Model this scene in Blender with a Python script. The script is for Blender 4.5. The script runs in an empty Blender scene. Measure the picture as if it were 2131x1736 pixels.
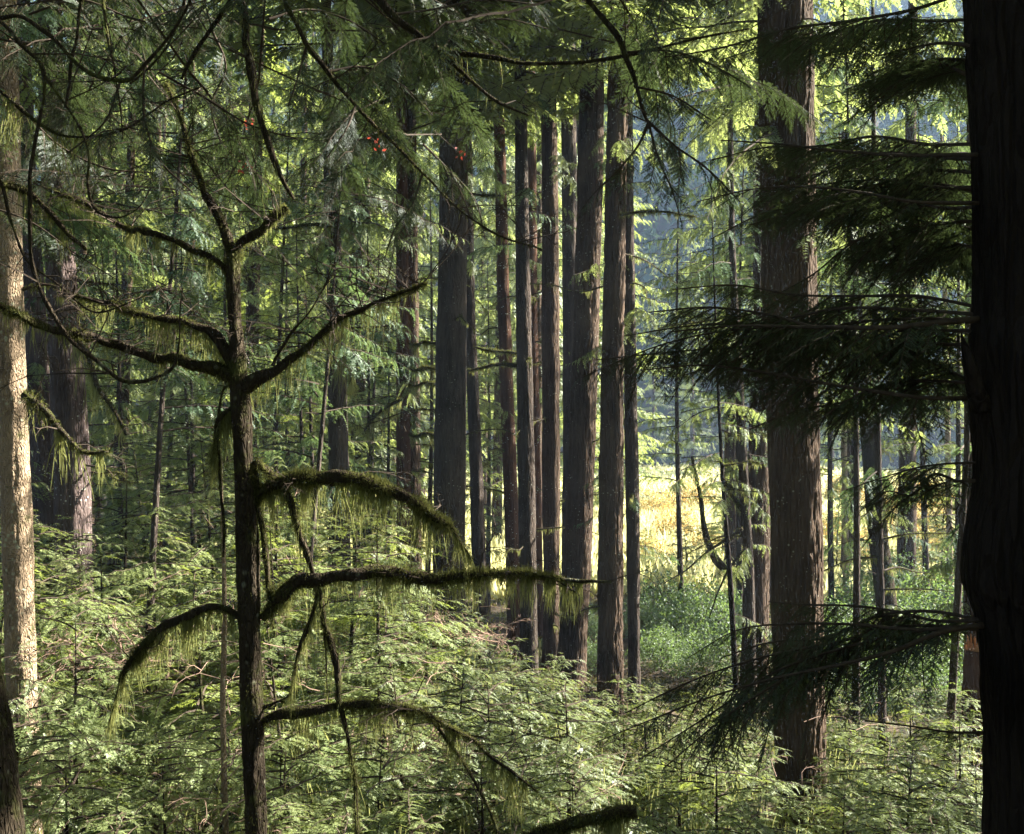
import bpy, math
import numpy as np
from mathutils import Vector

# ------------------------------------------------------------------ camera, world, sun
SC = bpy.context.scene
COL = SC.collection
CAMZ = 5.5
PITCH = math.radians(0.8)
F = 2284.0                      # focal length in 2131-px-wide units
cd = bpy.data.cameras.new("camera"); cam = bpy.data.objects.new("camera", cd); COL.objects.link(cam)
cd.sensor_width = 36.0; cd.lens = 36.0 * F / 2131.0
cd.clip_start = 0.05; cd.clip_end = 2000
cam.location = (0, 0, CAMZ); cam.rotation_euler = (math.radians(90) + PITCH, 0, 0)
SC.camera = cam
SUN_AZ, SUN_EL = math.radians(70), math.radians(32)
w = bpy.data.worlds.new("World"); SC.world = w; w.use_nodes = True
nt = w.node_tree; bg = nt.nodes["Background"]
sky = nt.nodes.new("ShaderNodeTexSky"); sky.sky_type = 'NISHITA'; sky.sun_disc = False
sky.sun_elevation = SUN_EL; sky.sun_rotation = SUN_AZ
nt.links.new(sky.outputs[0], bg.inputs[0]); bg.inputs[1].default_value = 0.05
sl = bpy.data.lights.new("sun", 'SUN'); sl.energy = 5.0; sl.angle = math.radians(0.5); sl.color = (1.0, 0.93, 0.80)
so = bpy.data.objects.new("sun", sl); COL.objects.link(so)
SDIR = Vector((math.sin(SUN_AZ) * math.cos(SUN_EL), math.cos(SUN_AZ) * math.cos(SUN_EL), math.sin(SUN_EL)))
so.rotation_euler = SDIR.to_track_quat('Z', 'Y').to_euler(); so.location = SDIR * 60
SC.view_settings.view_transform = 'Standard'; SC.view_settings.look = 'None'
SC.view_settings.gamma = 1.0; SC.view_settings.exposure = 3.15
SC.cycles.max_bounces = 5; SC.cycles.diffuse_bounces = 1; SC.cycles.transmission_bounces = 4
SC.cycles.glossy_bounces = 2; SC.cycles.volume_bounces = 0; SC.cycles.use_denoising = True

RNG = np.random.default_rng(11)
A = np.array
HAZE = 0.0004

def P(x, y, d):
    """a point d metres ahead of the camera that the photograph shows at (x, y)"""
    a = (x - 1065.5) / F; b = (868.0 - y) / F
    c, s = math.cos(PITCH), math.sin(PITCH)
    fy = c - b * s; fz = s + b * c
    k = d / fy
    return A([a * k, d, CAMZ + fz * k])

def ss(a, b, x):
    t = np.clip((x - a) / (b - a), 0, 1); return t * t * (3 - 2 * t)

def ground_z(x, y):
    x = np.asarray(x, float); y = np.asarray(y, float)
    bank = 3.8 * (1 - ss(1.5, 12.0, y))
    left = 1.5 * ss(4, 22, -x) * (1 - ss(60, 90, y))
    hill = 108 * np.clip((y - 150) / 150, 0, 1) ** 1.05 + 6 * np.clip((y - 300) / 100, 0, 1) + 12 * ss(150, 170, y)
    n = 0.18 * np.sin(x * .7 + 1.3) * np.cos(y * .6) + .1 * np.sin(x * 1.9 + y * 1.3)
    n = n * (1 - ss(40, 60, y))
    return bank + left + hill + n

# ------------------------------------------------------------------ noise
def _h(ix, iy, iz):
    n = (ix * 374761393 + iy * 668265263 + iz * 1274126177) & 0xffffffff
    n = ((n ^ (n >> 13)) * 1103515245) & 0xffffffff
    return ((n ^ (n >> 16)) & 0xffff) / 65535.0

def vn(x, y, z):
    ix, iy, iz = np.floor(x).astype(np.int64), np.floor(y).astype(np.int64), np.floor(z).astype(np.int64)
    fx, fy, fz = x - ix, y - iy, z - iz
    fx, fy, fz = [f * f * (3 - 2 * f) for f in (fx, fy, fz)]
    r = 0
    for a in (0, 1):
        for b in (0, 1):
            for c in (0, 1):
                r = r + _h(ix + a, iy + b, iz + c) * (fx if a else 1 - fx) * (fy if b else 1 - fy) * (fz if c else 1 - fz)
    return r

# ------------------------------------------------------------------ materials
def new_mat(name):
    m = bpy.data.materials.new(name); m.use_nodes = True
    t = m.node_tree; t.nodes.clear()
    return m, t, t.nodes.new("ShaderNodeOutputMaterial")

def N(t, kind, **kw):
    n = t.nodes.new("ShaderNode" + kind)
    for k, v in kw.items():
        if k in n.inputs: n.inputs[k].default_value = v
        else: setattr(n, k, v)
    return n

def rgb(c): return (c[0], c[1], c[2], 1)

def mixc(t, fac, a, b):
    m = t.nodes.new("ShaderNodeMix"); m.data_type = 'RGBA'
    for sock, v in ((m.inputs[0], fac), (m.inputs[6], a), (m.inputs[7], b)):
        if hasattr(v, 'links') or isinstance(v, bpy.types.NodeSocket): t.links.new(v, sock)
        else: sock.default_value = v if isinstance(v, float) else rgb(v)
    return m.outputs[2]

def ramp(t, sock, a, b):
    r = t.nodes.new("ShaderNodeMapRange"); r.inputs[1].default_value = a; r.inputs[2].default_value = b
    t.links.new(sock, r.inputs[0]); return r.outputs[0]

def leaf_mat(name, c1, c2, trans, gloss=0.06, tfac=0.4, dead=None):
    m, t, out = new_mat(name)
    geo = N(t, "NewGeometry"); oi = N(t, "ObjectInfo"); tc = N(t, "TexCoord")
    nz = N(t, "TexNoise", Scale=1.3, Detail=2.0); t.links.new(tc.outputs['Object'], nz.inputs['Vector'])
    ad = N(t, "Math", operation='ADD'); t.links.new(geo.outputs['Random Per Island'], ad.inputs[0]); t.links.new(oi.outputs['Random'], ad.inputs[1])
    a2 = N(t, "Math", operation='ADD'); t.links.new(ad.outputs[0], a2.inputs[0]); t.links.new(nz.outputs[0], a2.inputs[1])
    f = ramp(t, a2.outputs[0], 0.6, 1.9)
    col = mixc(t, f, c1, c2)
    if dead:
        n2 = N(t, "TexNoise", Scale=0.9, Detail=3.0); t.links.new(tc.outputs['Object'], n2.inputs['Vector'])
        col = mixc(t, ramp(t, n2.outputs[0], .60, .72), col, dead)
    d = N(t, "BsdfDiffuse"); t.links.new(col, d.inputs[0])
    tr = N(t, "BsdfTranslucent"); t.links.new(mixc(t, f, [x * .7 for x in trans], trans), tr.inputs[0])
    mx = N(t, "MixShader"); mx.inputs[0].default_value = tfac
    t.links.new(d.outputs[0], mx.inputs[1]); t.links.new(tr.outputs[0], mx.inputs[2])
    g = N(t, "BsdfGlossy", Roughness=0.55); g.inputs[0].default_value = (.9, .95, 1, 1)
    m2 = N(t, "MixShader"); m2.inputs[0].default_value = gloss
    t.links.new(mx.outputs[0], m2.inputs[1]); t.links.new(g.outputs[0], m2.inputs[2])
    t.links.new(m2.outputs[0], out.inputs[0])
    return m

def bark_mat(name, c1, c2, scale=14.0, squash=6.0, bump=0.6, lichen=0.0, lcol=(.45, .46, .40), moss=0.0):
    m, t, out = new_mat(name)
    tc = N(t, "TexCoord"); mp = N(t, "Mapping"); mp.inputs['Scale'].default_value = (1, 1, 1 / squash)
    t.links.new(tc.outputs['Object'], mp.inputs[0])
    nz = N(t, "TexNoise", Scale=scale, Detail=6.0, Roughness=0.65); t.links.new(mp.outputs[0], nz.inputs['Vector'])
    vo = N(t, "TexVoronoi", Scale=scale * 1.4, feature='DISTANCE_TO_EDGE'); 
    wp = N(t, "TexNoise", Scale=scale * .8, Detail=2.0); t.links.new(mp.outputs[0], wp.inputs['Vector'])
    va = N(t, "VectorMath", operation='MULTIPLY_ADD'); t.links.new(wp.outputs['Color'], va.inputs[0]); va.inputs[1].default_value = (.12,) * 3
    t.links.new(mp.outputs[0], va.inputs[2]); t.links.new(va.outputs[0], vo.inputs['Vector'])
    pl = ramp(t, vo.outputs[0], 0.0, 0.22)
    col = mixc(t, ramp(t, nz.outputs[0], .35, .65), c1, c2)
    big = N(t, "TexNoise", Scale=1.1, Detail=3.0); t.links.new(tc.outputs['Object'], big.inputs['Vector'])
    col = mixc(t, ramp(t, big.outputs[0], .35, .75), col, [c * 1.5 for c in c2])
    if lichen > 0:
        lv = N(t, "TexVoronoi", Scale=16.0); t.links.new(tc.outputs['Object'], lv.inputs['Vector'])
        ln = N(t, "TexNoise", Scale=3.0, Detail=4.0); t.links.new(tc.outputs['Object'], ln.inputs['Vector'])
        a = N(t, "Math", operation='MULTIPLY_ADD'); t.links.new(ln.outputs[0], a.inputs[0]); a.inputs[1].default_value = -0.9
        a.inputs[2].default_value = 0.45 + .35 * lichen
        b = N(t, "Math", operation='SUBTRACT'); t.links.new(a.outputs[0], b.inputs[0]); t.links.new(lv.outputs[0], b.inputs[1])
        col = mixc(t, ramp(t, b.outputs[0], -0.12, 0.02), col, lcol)
    if moss > 0:
        mn = N(t, "TexNoise", Scale=5.0, Detail=5.0, Roughness=.7); t.links.new(tc.outputs['Object'], mn.inputs['Vector'])
        col = mixc(t, ramp(t, mn.outputs[0], .62 - .3 * moss, .78 - .3 * moss), col, (.075, .085, .025))
    ad = N(t, "Math", operation='MULTIPLY_ADD'); t.links.new(pl, ad.inputs[0]); ad.inputs[1].default_value = 0.7; t.links.new(nz.outputs[0], ad.inputs[2])
    bp = N(t, "Bump", Strength=bump, Distance=0.03); t.links.new(ad.outputs[0], bp.inputs['Height'])
    pr = N(t, "BsdfPrincipled", Roughness=0.9); pr.inputs['Specular IOR Level'].default_value = 0.06
    t.links.new(col, pr.inputs['Base Color']); t.links.new(bp.outputs[0], pr.inputs['Normal'])
    t.links.new(pr.outputs[0], out.inputs[0])
    return m

def plain_mat(name, c1, c2, scale=3.0, rough=.9, bump=0.0, c3=None):
    m, t, out = new_mat(name)
    tc = N(t, "TexCoord"); nz = N(t, "TexNoise", Scale=scale, Detail=6.0, Roughness=.65); t.links.new(tc.outputs['Object'], nz.inputs['Vector'])
    col = mixc(t, ramp(t, nz.outputs[0], .35, .68), c1, c2)
    if c3:
        n2 = N(t, "TexNoise", Scale=scale * .12, Detail=4.0); t.links.new(tc.outputs['Object'], n2.inputs['Vector'])
        col = mixc(t, ramp(t, n2.outputs[0], .48, .62), col, c3)
    pr = N(t, "BsdfPrincipled", Roughness=rough); pr.inputs['Specular IOR Level'].default_value = 0.2
    t.links.new(col, pr.inputs['Base Color'])
    if bump:
        bp = N(t, "Bump", Strength=bump, Distance=0.05); t.links.new(nz.outputs[0], bp.inputs['Height']); t.links.new(bp.outputs[0], pr.inputs['Normal'])
    t.links.new(pr.outputs[0], out.inputs[0]); return m

M = {}
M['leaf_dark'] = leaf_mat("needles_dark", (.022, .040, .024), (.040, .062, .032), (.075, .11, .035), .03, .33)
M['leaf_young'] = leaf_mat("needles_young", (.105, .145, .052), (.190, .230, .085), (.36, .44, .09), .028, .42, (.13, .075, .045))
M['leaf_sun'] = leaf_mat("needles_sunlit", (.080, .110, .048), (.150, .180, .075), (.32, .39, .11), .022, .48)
M['leaf_lime'] = leaf_mat("needles_lime", (.10, .135, .050), (.16, .20, .075), (.34, .40, .13), .05, .48)
M['leaf_blue'] = leaf_mat("needles_blue_green", (.045, .085, .045), (.080, .130, .060), (.16, .24, .08), .025, .38, (.10, .07, .045))
M['leaf_autumn'] = leaf_mat("autumn_leaves", (.26, .19, .06), (.34, .30, .10), (.5, .32, .09), .02, .45)
M['leaf_shrub'] = leaf_mat("shrub_leaves", (.045, .080, .028), (.085, .130, .040), (.17, .26, .06), .04, .45)
M['leaf_far'] = leaf_mat("needles_far", (.022, .048, .034), (.045, .080, .045), (.06, .09, .04), .02, .2)
M['leaf_red'] = leaf_mat("leaves_red", (.17, .035, .02), (.22, .05, .03), (.28, .05, .03), .03, .5)
M['grass'] = leaf_mat("meadow_grass", (.46, .46, .19), (.64, .61, .30), (.68, .66, .32), .03, .45, (.52, .38, .17))
M['moss'] = leaf_mat("moss", (.030, .034, .012), (.065, .070, .025), (.18, .19, .06), .0, .35)
M['lichen'] = leaf_mat("hanging_lichen", (.10, .11, .040), (.20, .21, .08), (.36, .38, .13), .0, .4)
M['twig'] = plain_mat("twig", (.030, .022, .016), (.065, .048, .035), 30)
M['deadwood'] = plain_mat("dead_twig", (.16, .10, .075), (.30, .21, .165), 20)
M['bark_moss'] = bark_mat("bark_mossy", (.018, .014, .010), (.042, .033, .023), 30, 5, .9, .22, (.16, .16, .11), .35)
M['bark_brown'] = bark_mat("bark_brown", (0.015, 0.010, 0.007), (0.061, 0.043, 0.031), 13, 7, 1.0, .04, (.22, .21, .17))
M['bark_grey'] = bark_mat("bark_grey", (0.014, 0.012, 0.009), (0.058, 0.046, 0.039), 16, 6, .9, .06, (.20, .20, .17))
M['bark_plum'] = bark_mat("bark_plum", (0.023, 0.017, 0.016), (0.087, 0.066, 0.062), 15, 6, .9, .10)
M['bark_red'] = bark_mat("bark_red", (0.020, 0.011, 0.007), (0.074, 0.041, 0.027), 18, 14, .8, .06)
M['bark_pale'] = bark_mat("bark_pale", (.085, .060, .040), (.29, .22, .15), 22, 2.5, 1.0, .40, (.46, .45, .32), .15)
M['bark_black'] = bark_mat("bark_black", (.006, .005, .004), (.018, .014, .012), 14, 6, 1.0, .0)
M['snapped'] = bark_mat("snapped_wood", (.20, .10, .05), (.34, .19, .10), 20, 10, .6)
M['soil'] = plain_mat("forest_soil", (.030, .022, .014), (.070, .050, .030), 4.0, .95, .6, (.04, .055, .018))
M['litter'] = leaf_mat("litter", (.05, .045, .015), (.12, .10, .035), (.15, .16, .04), .02, .3, (.10, .05, .03))

# ------------------------------------------------------------------ mesh building
class Acc:
    """collects quads (shared-vertex grids and loose quads) for ONE mesh"""
    def __init__(s): s.v = []; s.f = []; s.m = []; s.sm = []; s.n = 0
    def grid(s, V, F_, mi=0, smooth=True):
        s.v.append(V); s.f.append(F_ + s.n); s.m.append(np.full(len(F_), mi, np.int32)); s.sm.append(np.full(len(F_), smooth, bool)); s.n += len(V)
    def soup(s, Q, mi=0):
        if Q is None or len(Q) == 0: return
        k = len(Q); s.grid(Q.reshape(-1, 3), np.arange(k * 4).reshape(k, 4), mi, False)
    def build(s, name, mats, parent=None, loc=None):
        me = bpy.data.meshes.new(name)
        V = np.concatenate(s.v).astype(np.float32)
        if loc is not None: V = V - A(loc, np.float32)
        Fc = np.concatenate(s.f).astype(np.int32)
        me.vertices.add(len(V)); me.vertices.foreach_set("co", V.ravel())
        me.loops.add(Fc.size); me.loops.foreach_set("vertex_index", Fc.ravel())
        me.polygons.add(len(Fc)); me.polygons.foreach_set("loop_start", np.arange(0, Fc.size, 4, dtype=np.int32))
        me.polygons.foreach_set("material_index", np.concatenate(s.m)); me.polygons.foreach_set("use_smooth", np.concatenate(s.sm))
        for k in mats: me.materials.append(M[k])
        me.update(calc_edges=True)
        o = bpy.data.objects.new(name, me); COL.objects.link(o)
        if parent is not None: o.parent = parent
        elif loc is not None: o.location = [float(c) for c in loc]
        return o

def resample(pts, n):
    p = A(pts, float); k = len(p)
    if k == 2:
        t = np.linspace(0, 1, n)[:, None]; return p[0] * (1 - t) + p[1] * t
    L = np.concatenate([[0], np.cumsum(np.maximum(np.linalg.norm(np.diff(p[:, :3], axis=0), axis=1), 1e-6))])
    h = np.diff(L)[:, None]; sl = np.diff(p, axis=0) / h
    m = np.vstack([sl[0], (sl[:-1] * h[1:] + sl[1:] * h[:-1]) / (h[1:] + h[:-1]), sl[-1]])
    u = np.linspace(0, L[-1] * (1 - 1e-9), n); i = np.clip(np.searchsorted(L, u, 'right') - 1, 0, k - 2)
    hh = h[i]; t = ((u - L[i]) / hh[:, 0])[:, None]
    return (2 * t ** 3 - 3 * t ** 2 + 1) * p[i] + (t ** 3 - 2 * t ** 2 + t) * hh * m[i] + (-2 * t ** 3 + 3 * t ** 2) * p[i + 1] + (t ** 3 - t ** 2) * hh * m[i + 1]

def frames(p):
    T = np.gradient(p, axis=0); T /= np.linalg.norm(T, axis=1)[:, None] + 1e-9
    ref = A([0, 1., 0]) if abs(T[0][1]) < .8 else A([1., 0, 0])
    U = np.zeros_like(p); u = ref - T[0] * T[0].dot(ref)
    for i in range(len(p)):
        u = u - T[i] * T[i].dot(u); u /= np.linalg.norm(u) + 1e-9; U[i] = u
    return T, U, np.cross(T, U)

def tube(acc, path, na=8, mi=0, rough=0.0, furrow=0.0, fscale=16.0, squash=5.0, seed=0):
    """path: (n,4) x y z r"""
    p, r = path[:, :3], np.maximum(path[:, 3], 1e-4)
    T, U, B = frames(p); n = len(p)
    th = np.arange(na) / na * 2 * np.pi
    c, s_ = np.cos(th), np.sin(th)
    R = np.repeat(r[:, None], na, 1)
    L = np.concatenate([[0], np.cumsum(np.linalg.norm(np.diff(p, axis=0), axis=1))])
    if furrow > 0 or rough > 0:
        X = r[:, None] * c[None]; Y = r[:, None] * s_[None]; Z = np.repeat(L[:, None], na, 1)
        if rough > 0:
            R = R * (1 + rough * (2 * vn(X * 5 / max(r.mean(), .02) * .3 + seed, Y * 1.5 / max(r.mean(), .02) + 3, Z * .8 / max(r.mean(), .02) * .3) - 1))
        if furrow > 0:
            wx = vn(X * 3 + 9, Y * 3, Z * 2.2 + seed) * 1.2; wy = vn(X * 3, Y * 3 + 5, Z * 2.2) * 1.2
            a = np.abs(2 * vn(X * fscale + wx + seed, Y * fscale + wy, Z * fscale / squash) - 1)
            b = np.abs(2 * vn(X * fscale * 2.3 + 7 + wx, Y * fscale * 2.3, Z * fscale * 2.3 / squash * 1.4) - 1)
            g = vn(X * 60, Y * 60, Z * 45)
            R = R + furrow * (-np.exp(-(a / .22) ** 2) - .4 * np.exp(-(b / .25) ** 2) + .25 * g)
    V = p[:, None, :] + R[..., None] * (c[None, :, None] * U[:, None, :] + s_[None, :, None] * B[:, None, :])
    i = np.arange(n - 1)[:, None] * na; j = np.arange(na)[None]
    j2 = (j + 1) % na
    Fc = np.stack([i + j, i + j2, i + na + j2, i + na + j], -1).reshape(-1, 4)
    Vv = V.reshape(-1, 3)
    # caps
    Vv = np.vstack([Vv, p[0], p[-1]]); k = n * na
    jj = np.arange(0, na, 2)
    c0 = np.stack([np.full(len(jj), k), (jj + 2) % na, jj + 1, jj], -1)
    c1 = np.stack([np.full(len(jj), k + 1), (n - 1) * na + jj, (n - 1) * na + jj + 1, (n - 1) * na + (jj + 2) % na], -1)
    if na % 2 == 0: Fc = np.vstack([Fc, c0, c1])
    acc.grid(Vv, Fc, mi, True)

def sticks(a, b, r0, r1):
    """thin crossed quads pairs -> 3-sided prisms from a to b, (n,3) arrays; r arrays"""
    a = np.atleast_2d(a); b = np.atleast_2d(b); n = len(a)
    r0 = np.broadcast_to(r0, n)[:, None]; r1 = np.broadcast_to(r1, n)[:, None]
    t = b - a; t = t / (np.linalg.norm(t, axis=1)[:, None] + 1e-9)
    ref = np.where(np.abs(t[:, 2:3]) > .8, A([[1., 0, 0]]), A([[0, 0, 1.]]))
    u = np.cross(t, ref); u /= np.linalg.norm(u, axis=1)[:, None] + 1e-9; v = np.cross(t, u)
    out = []
    ang = [0, 2.0944, 4.18879]
    dirs = [math.cos(g) * u + math.sin(g) * v for g in ang]
    for k in range(3):
        d0, d1 = dirs[k], dirs[(k + 1) % 3]
        out.append(np.stack([a + d0 * r0, a + d1 * r0, b + d1 * r1, b + d0 * r1], 1))
    return np.concatenate(out)

def empty(name, label=None, cat=None, loc=(0, 0, 0), group=None, kind=None):
    o = bpy.data.objects.new(name, None); COL.objects.link(o); o.location = [float(c) for c in loc]; o.empty_display_size = .3
    tag(o, label, cat, group, kind); return o

def tag(o, label=None, cat=None, group=None, kind=None):
    if label: o['label'] = label
    if cat: o['category'] = cat
    if group: o['group'] = group
    if kind: o['kind'] = kind
    return o

# ------------------------------------------------------------------ foliage templates
def twiglet(lod, rng):
    """unit-long twiglet on +X, flat in XY -> leaf quads"""
    if lod == 0:
        n = 11; q = []
        for i in range(n):
            t = (i + .3) / n
            L = .15 * (1 - .35 * t) * rng.uniform(.8, 1.1) * (1 if t > .08 else .6)
            for s in (-1, 1):
                a = math.radians(62 - 22 * t + rng.uniform(-8, 8)); wd = .034
                bx, by = t, 0; tx, ty = t + L * math.cos(a), s * L * math.sin(a); z = rng.uniform(-.03, .03)
                mx, my = (bx + tx) / 2, (by + ty) / 2
                nx, ny = -math.sin(a) * s * wd, math.cos(a) * wd
                q.append([[bx, by, 0], [mx + nx, my + ny, z * .5], [tx, ty, z], [mx - nx, my - ny, z * .5]])
        q.append([[.9, 0, 0], [.96, .03, 0], [1.08, 0, 0], [.96, -.03, 0]])
        return A(q)
    if lod == 1:     # feathery blade: a slim spine blade and a pair of slanted lobes
        q = [[[0, 0, 0], [.35, .075, .01], [1, 0, 0], [.35, -.075, .01]]]
        for t in (.22,):
            for s in (-1, 1):
                L = .32 * rng.uniform(.8, 1.2); z = rng.uniform(-.05, .05)
                q.append([[t, 0, 0], [t + L * .2, s * L * .75, z], [t + L * .95, s * L * .95, z], [t + .15, 0, 0]])
        return A(q)
    return A([[[0, 0, 0], [.4, .17, .02], [1, 0, -.03], [.4, -.17, .02]]])

def place(S, pos, X, Y, Z, sc):
    """S (k,4,3) -> (n*k,4,3)"""
    sc = np.broadcast_to(np.asarray(sc, float), len(pos))[:, None, None, None]
    q = (S[None, :, :, 0:1] * X[:, None, None, :] + S[None, :, :, 1:2] * Y[:, None, None, :] + S[None, :, :, 2:3] * Z[:, None, None, :]) * sc
    return (q + pos[:, None, None, :]).reshape(-1, 4, 3)

def norm(v): return v / (np.linalg.norm(v, axis=-1, keepdims=True) + 1e-9)

def side_branch(lod, rng, n=None, droop=.22):
    """unit side branch; twiglets alternate; returns leaf, wood"""
    n = n or {0: 13, 1: 12, 2: 9}[lod]
    t = (np.arange(n) + rng.uniform(.2, .6)) / n
    t = np.repeat(t, 2) + rng.uniform(-.02, .02, 2 * n); s = np.tile([-1., 1.], n)
    keep = rng.uniform(size=2 * n) > .07; t, s = t[keep], s[keep]
    curve = lambda u: np.stack([u, np.zeros_like(u), -droop * u ** 2], -1)
    pos = curve(t)
    a = np.radians(rng.uniform(42, 62, len(t))) * (1 - .35 * t)
    dz = -rng.uniform(.0, .35, len(t)) - .3 * droop
    X = norm(np.stack([np.cos(a), s * np.sin(a), dz], -1))
    Y = norm(np.cross(A([[0, 0, 1.]]) + rng.normal(0, .18, (len(t), 3)), X)); Z = np.cross(X, Y)
    L = (.34 if lod < 2 else .42) * (1 - .72 * t) * np.minimum(1, .55 + 3 * t) * rng.uniform(.8, 1.15, len(t))
    tw = [twiglet(lod, rng) for _ in range(3)]
    idx = rng.integers(0, 3, len(t)); leaf = []
    for k in range(3):
        m = idx == k
        if m.any(): leaf.append(place(tw[k], pos[m], X[m], Y[m], Z[m], L[m]))
    # end twiglet
    leaf.append(place(tw[0], curve(A([.86])), A([[1., 0, -.3]]), A([[0, 1., 0]]), A([[.3, 0, 1.]]), .2))
    u = np.linspace(0, 1, 4); c = curve(u)
    wood = [sticks(c[:-1], c[1:], .012 * (1 - .7 * u[:-1]), .012 * (1 - .7 * u[1:]))]
    if lod == 0: wood.append(sticks(pos, pos + X * L[:, None] * .95, .0045, .002))
    return np.concatenate(leaf), np.concatenate(wood)

SB = {l: [side_branch(l, RNG, droop=d) for d in (.12, .22, .35)] for l in (0, 1, 2)}
SBH = [side_branch(1, RNG, n=12, droop=.8) for _ in range(2)]

def bough(path, lod, rng, smax=.45, spacing=.07, t0=.12, sag=.15, gap=.08, wood_r=True, hang=0.0, temps=None):
    """leafy bough along path (n,4); returns leaf soup, wood soup"""
    p = path[:, :3]; n = len(p)
    L = np.concatenate([[0], np.cumsum(np.linalg.norm(np.diff(p, axis=0), axis=1))]); tot = L[-1]
    k = max(4, int(tot * (1 - t0) / spacing))
    t = np.repeat(np.linspace(t0, .985, k), 2) + rng.uniform(-.4, .4, 2 * k) * (1 - t0) / k
    t = np.clip(t, t0, .99); s = np.tile([-1., 1.], k)
    keep = rng.uniform(size=2 * k) > gap; t, s = t[keep], s[keep]
    d = t * tot
    pos = np.stack([np.interp(d, L, p[:, i]) for i in range(3)], -1)
    Tg = norm(np.stack([np.interp(d, L, np.gradient(p[:, i])) for i in range(3)], -1))
    Bn = norm(np.cross(A([[0, 0, 1.]]), Tg) + 1e-6)
    a = np.radians(rng.uniform(48, 72, len(t))) * (1 - .45 * t)
    X = Tg * np.cos(a)[:, None] + Bn * (s * np.sin(a))[:, None]
    X[:, 2] += -sag - hang * rng.uniform(.3, 1, len(t)) + rng.normal(0, .10, len(t)); X = norm(X)
    up = A([[0, 0, 1.]]) + rng.normal(0, .22, (len(t), 3)) + Tg * hang * .8
    Y = norm(np.cross(up, X)); Z = np.cross(X, Y)
    prof = np.minimum(1, .45 + (t - t0) * 2.2) * (1 - ((t - t0) / (1 - t0))) ** .65
    ln = smax * np.maximum(prof, .16) * rng.uniform(.65, 1.12, len(t))
    temps = temps or SB[lod]; idx = rng.integers(0, len(temps), len(t)); lf, wd = [], []
    for j, (tl, tw) in enumerate(temps):
        m = idx == j
        if m.any():
            lf.append(place(tl, pos[m], X[m], Y[m], Z[m], ln[m])); wd.append(place(tw, pos[m], X[m], Y[m], Z[m], ln[m]))
    if wood_r: wd.append(sticks(p[:-1], p[1:], path[:-1, 3], path[1:, 3]))
    return np.concatenate(lf), np.concatenate(wd)

def bough_path(L, droop, lift, rng, r=.012, wob=.04, n=9):
    t = np.linspace(0, 1, n)
    y = wob * L * np.cumsum(rng.normal(0, .5, n)) / n ** .5 * t
    z = lift * L * t - droop * L * t ** 2 + wob * L * .4 * rng.normal(0, 1, n) * t
    return np.stack([L * t, y, z, r * (1 - .85 * t)], -1)

def rotz(V, a):
    c, s = math.cos(a), math.sin(a); o = V.copy()
    o[..., 0] = c * V[..., 0] - s * V[..., 1]; o[..., 1] = s * V[..., 0] + c * V[..., 1]; return o

def crown(H, z0, Lfun, n, lod, rng, smax, spacing, droop, lift, hang=0.0, sag=.15, nvar=5, gap=.1, temps=None, lean=None):
    """boughs round a stem -> leaf, wood soups. Lfun(t) bough length at relative height t"""
    bank = {}
    lf, wd = [], []
    for i in range(n):
        t = ((i + rng.uniform(0, 1)) / n) ** .85
        z = z0 + (H - z0) * t
        L = max(.15, Lfun(t) * rng.uniform(.65, 1.15)); q = round(L * 2.5) or 1
        key = (q, int(rng.integers(0, nvar)))
        if key not in bank:
            LL = q / 2.5
            bank[key] = bough(bough_path(LL, droop * rng.uniform(.6, 1.4), lift * rng.uniform(.4, 1.5), rng, .006 + .006 * LL), lod, rng,
                              min(smax, .5 * LL + .05), spacing, .08, sag, gap, hang=hang, temps=temps)
        l, w_ = bank[key]; k = L / (q / 2.5); a = rng.uniform(0, 2 * np.pi) if i % 3 else i * 2.39996
        off = A([0, 0, z]) if lean is None else lean(z)
        tilt = rng.normal(0, .10)
        def tr(Q):
            Q = Q * k; x = Q[..., 0].copy(); zz = Q[..., 2].copy()
            Q[..., 0] = x * math.cos(tilt) - zz * math.sin(tilt); Q[..., 2] = x * math.sin(tilt) + zz * math.cos(tilt)
            return rotz(Q, a) + off
        lf.append(tr(l)); wd.append(tr(w_))
    return np.concatenate(lf), np.concatenate(wd)

def twigs(rng, n, L, center, spread, depth=3, r=.004, up=.2):
    """bare branching twig tangle -> wood soup"""
    a0 = center + rng.normal(0, 1, (n, 3)) * spread
    d = norm(rng.normal(0, 1, (n, 3)) * A([1, 1, .35]) + A([0, 0, up])); ln = L * rng.uniform(.5, 1.2, n); out = []
    a, dd, l, rr = a0, d, ln, r
    for k in range(depth):
        mid = a + dd * (l * .5)[:, None]; d2 = norm(dd + rng.normal(0, .25, dd.shape) + A([0, 0, -.05])); b = mid + d2 * (l * .5)[:, None]
        out.append(sticks(a, mid, rr, rr * .8)); out.append(sticks(mid, b, rr * .8, rr * .5))
        m = 3
        f = rng.uniform(.25, 1, (m, len(a)))[..., None]
        na = (mid[None] * (1 - f) + b[None] * f).reshape(-1, 3)
        nd = norm(np.tile(d2, (m, 1)) + rng.normal(0, .55, (m * len(a), 3))); nl = np.tile(l, m) * rng.uniform(.3, .6, m * len(a))
        a, dd, l, rr = na, nd, nl, rr * .62
    return np.concatenate(out)

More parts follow.
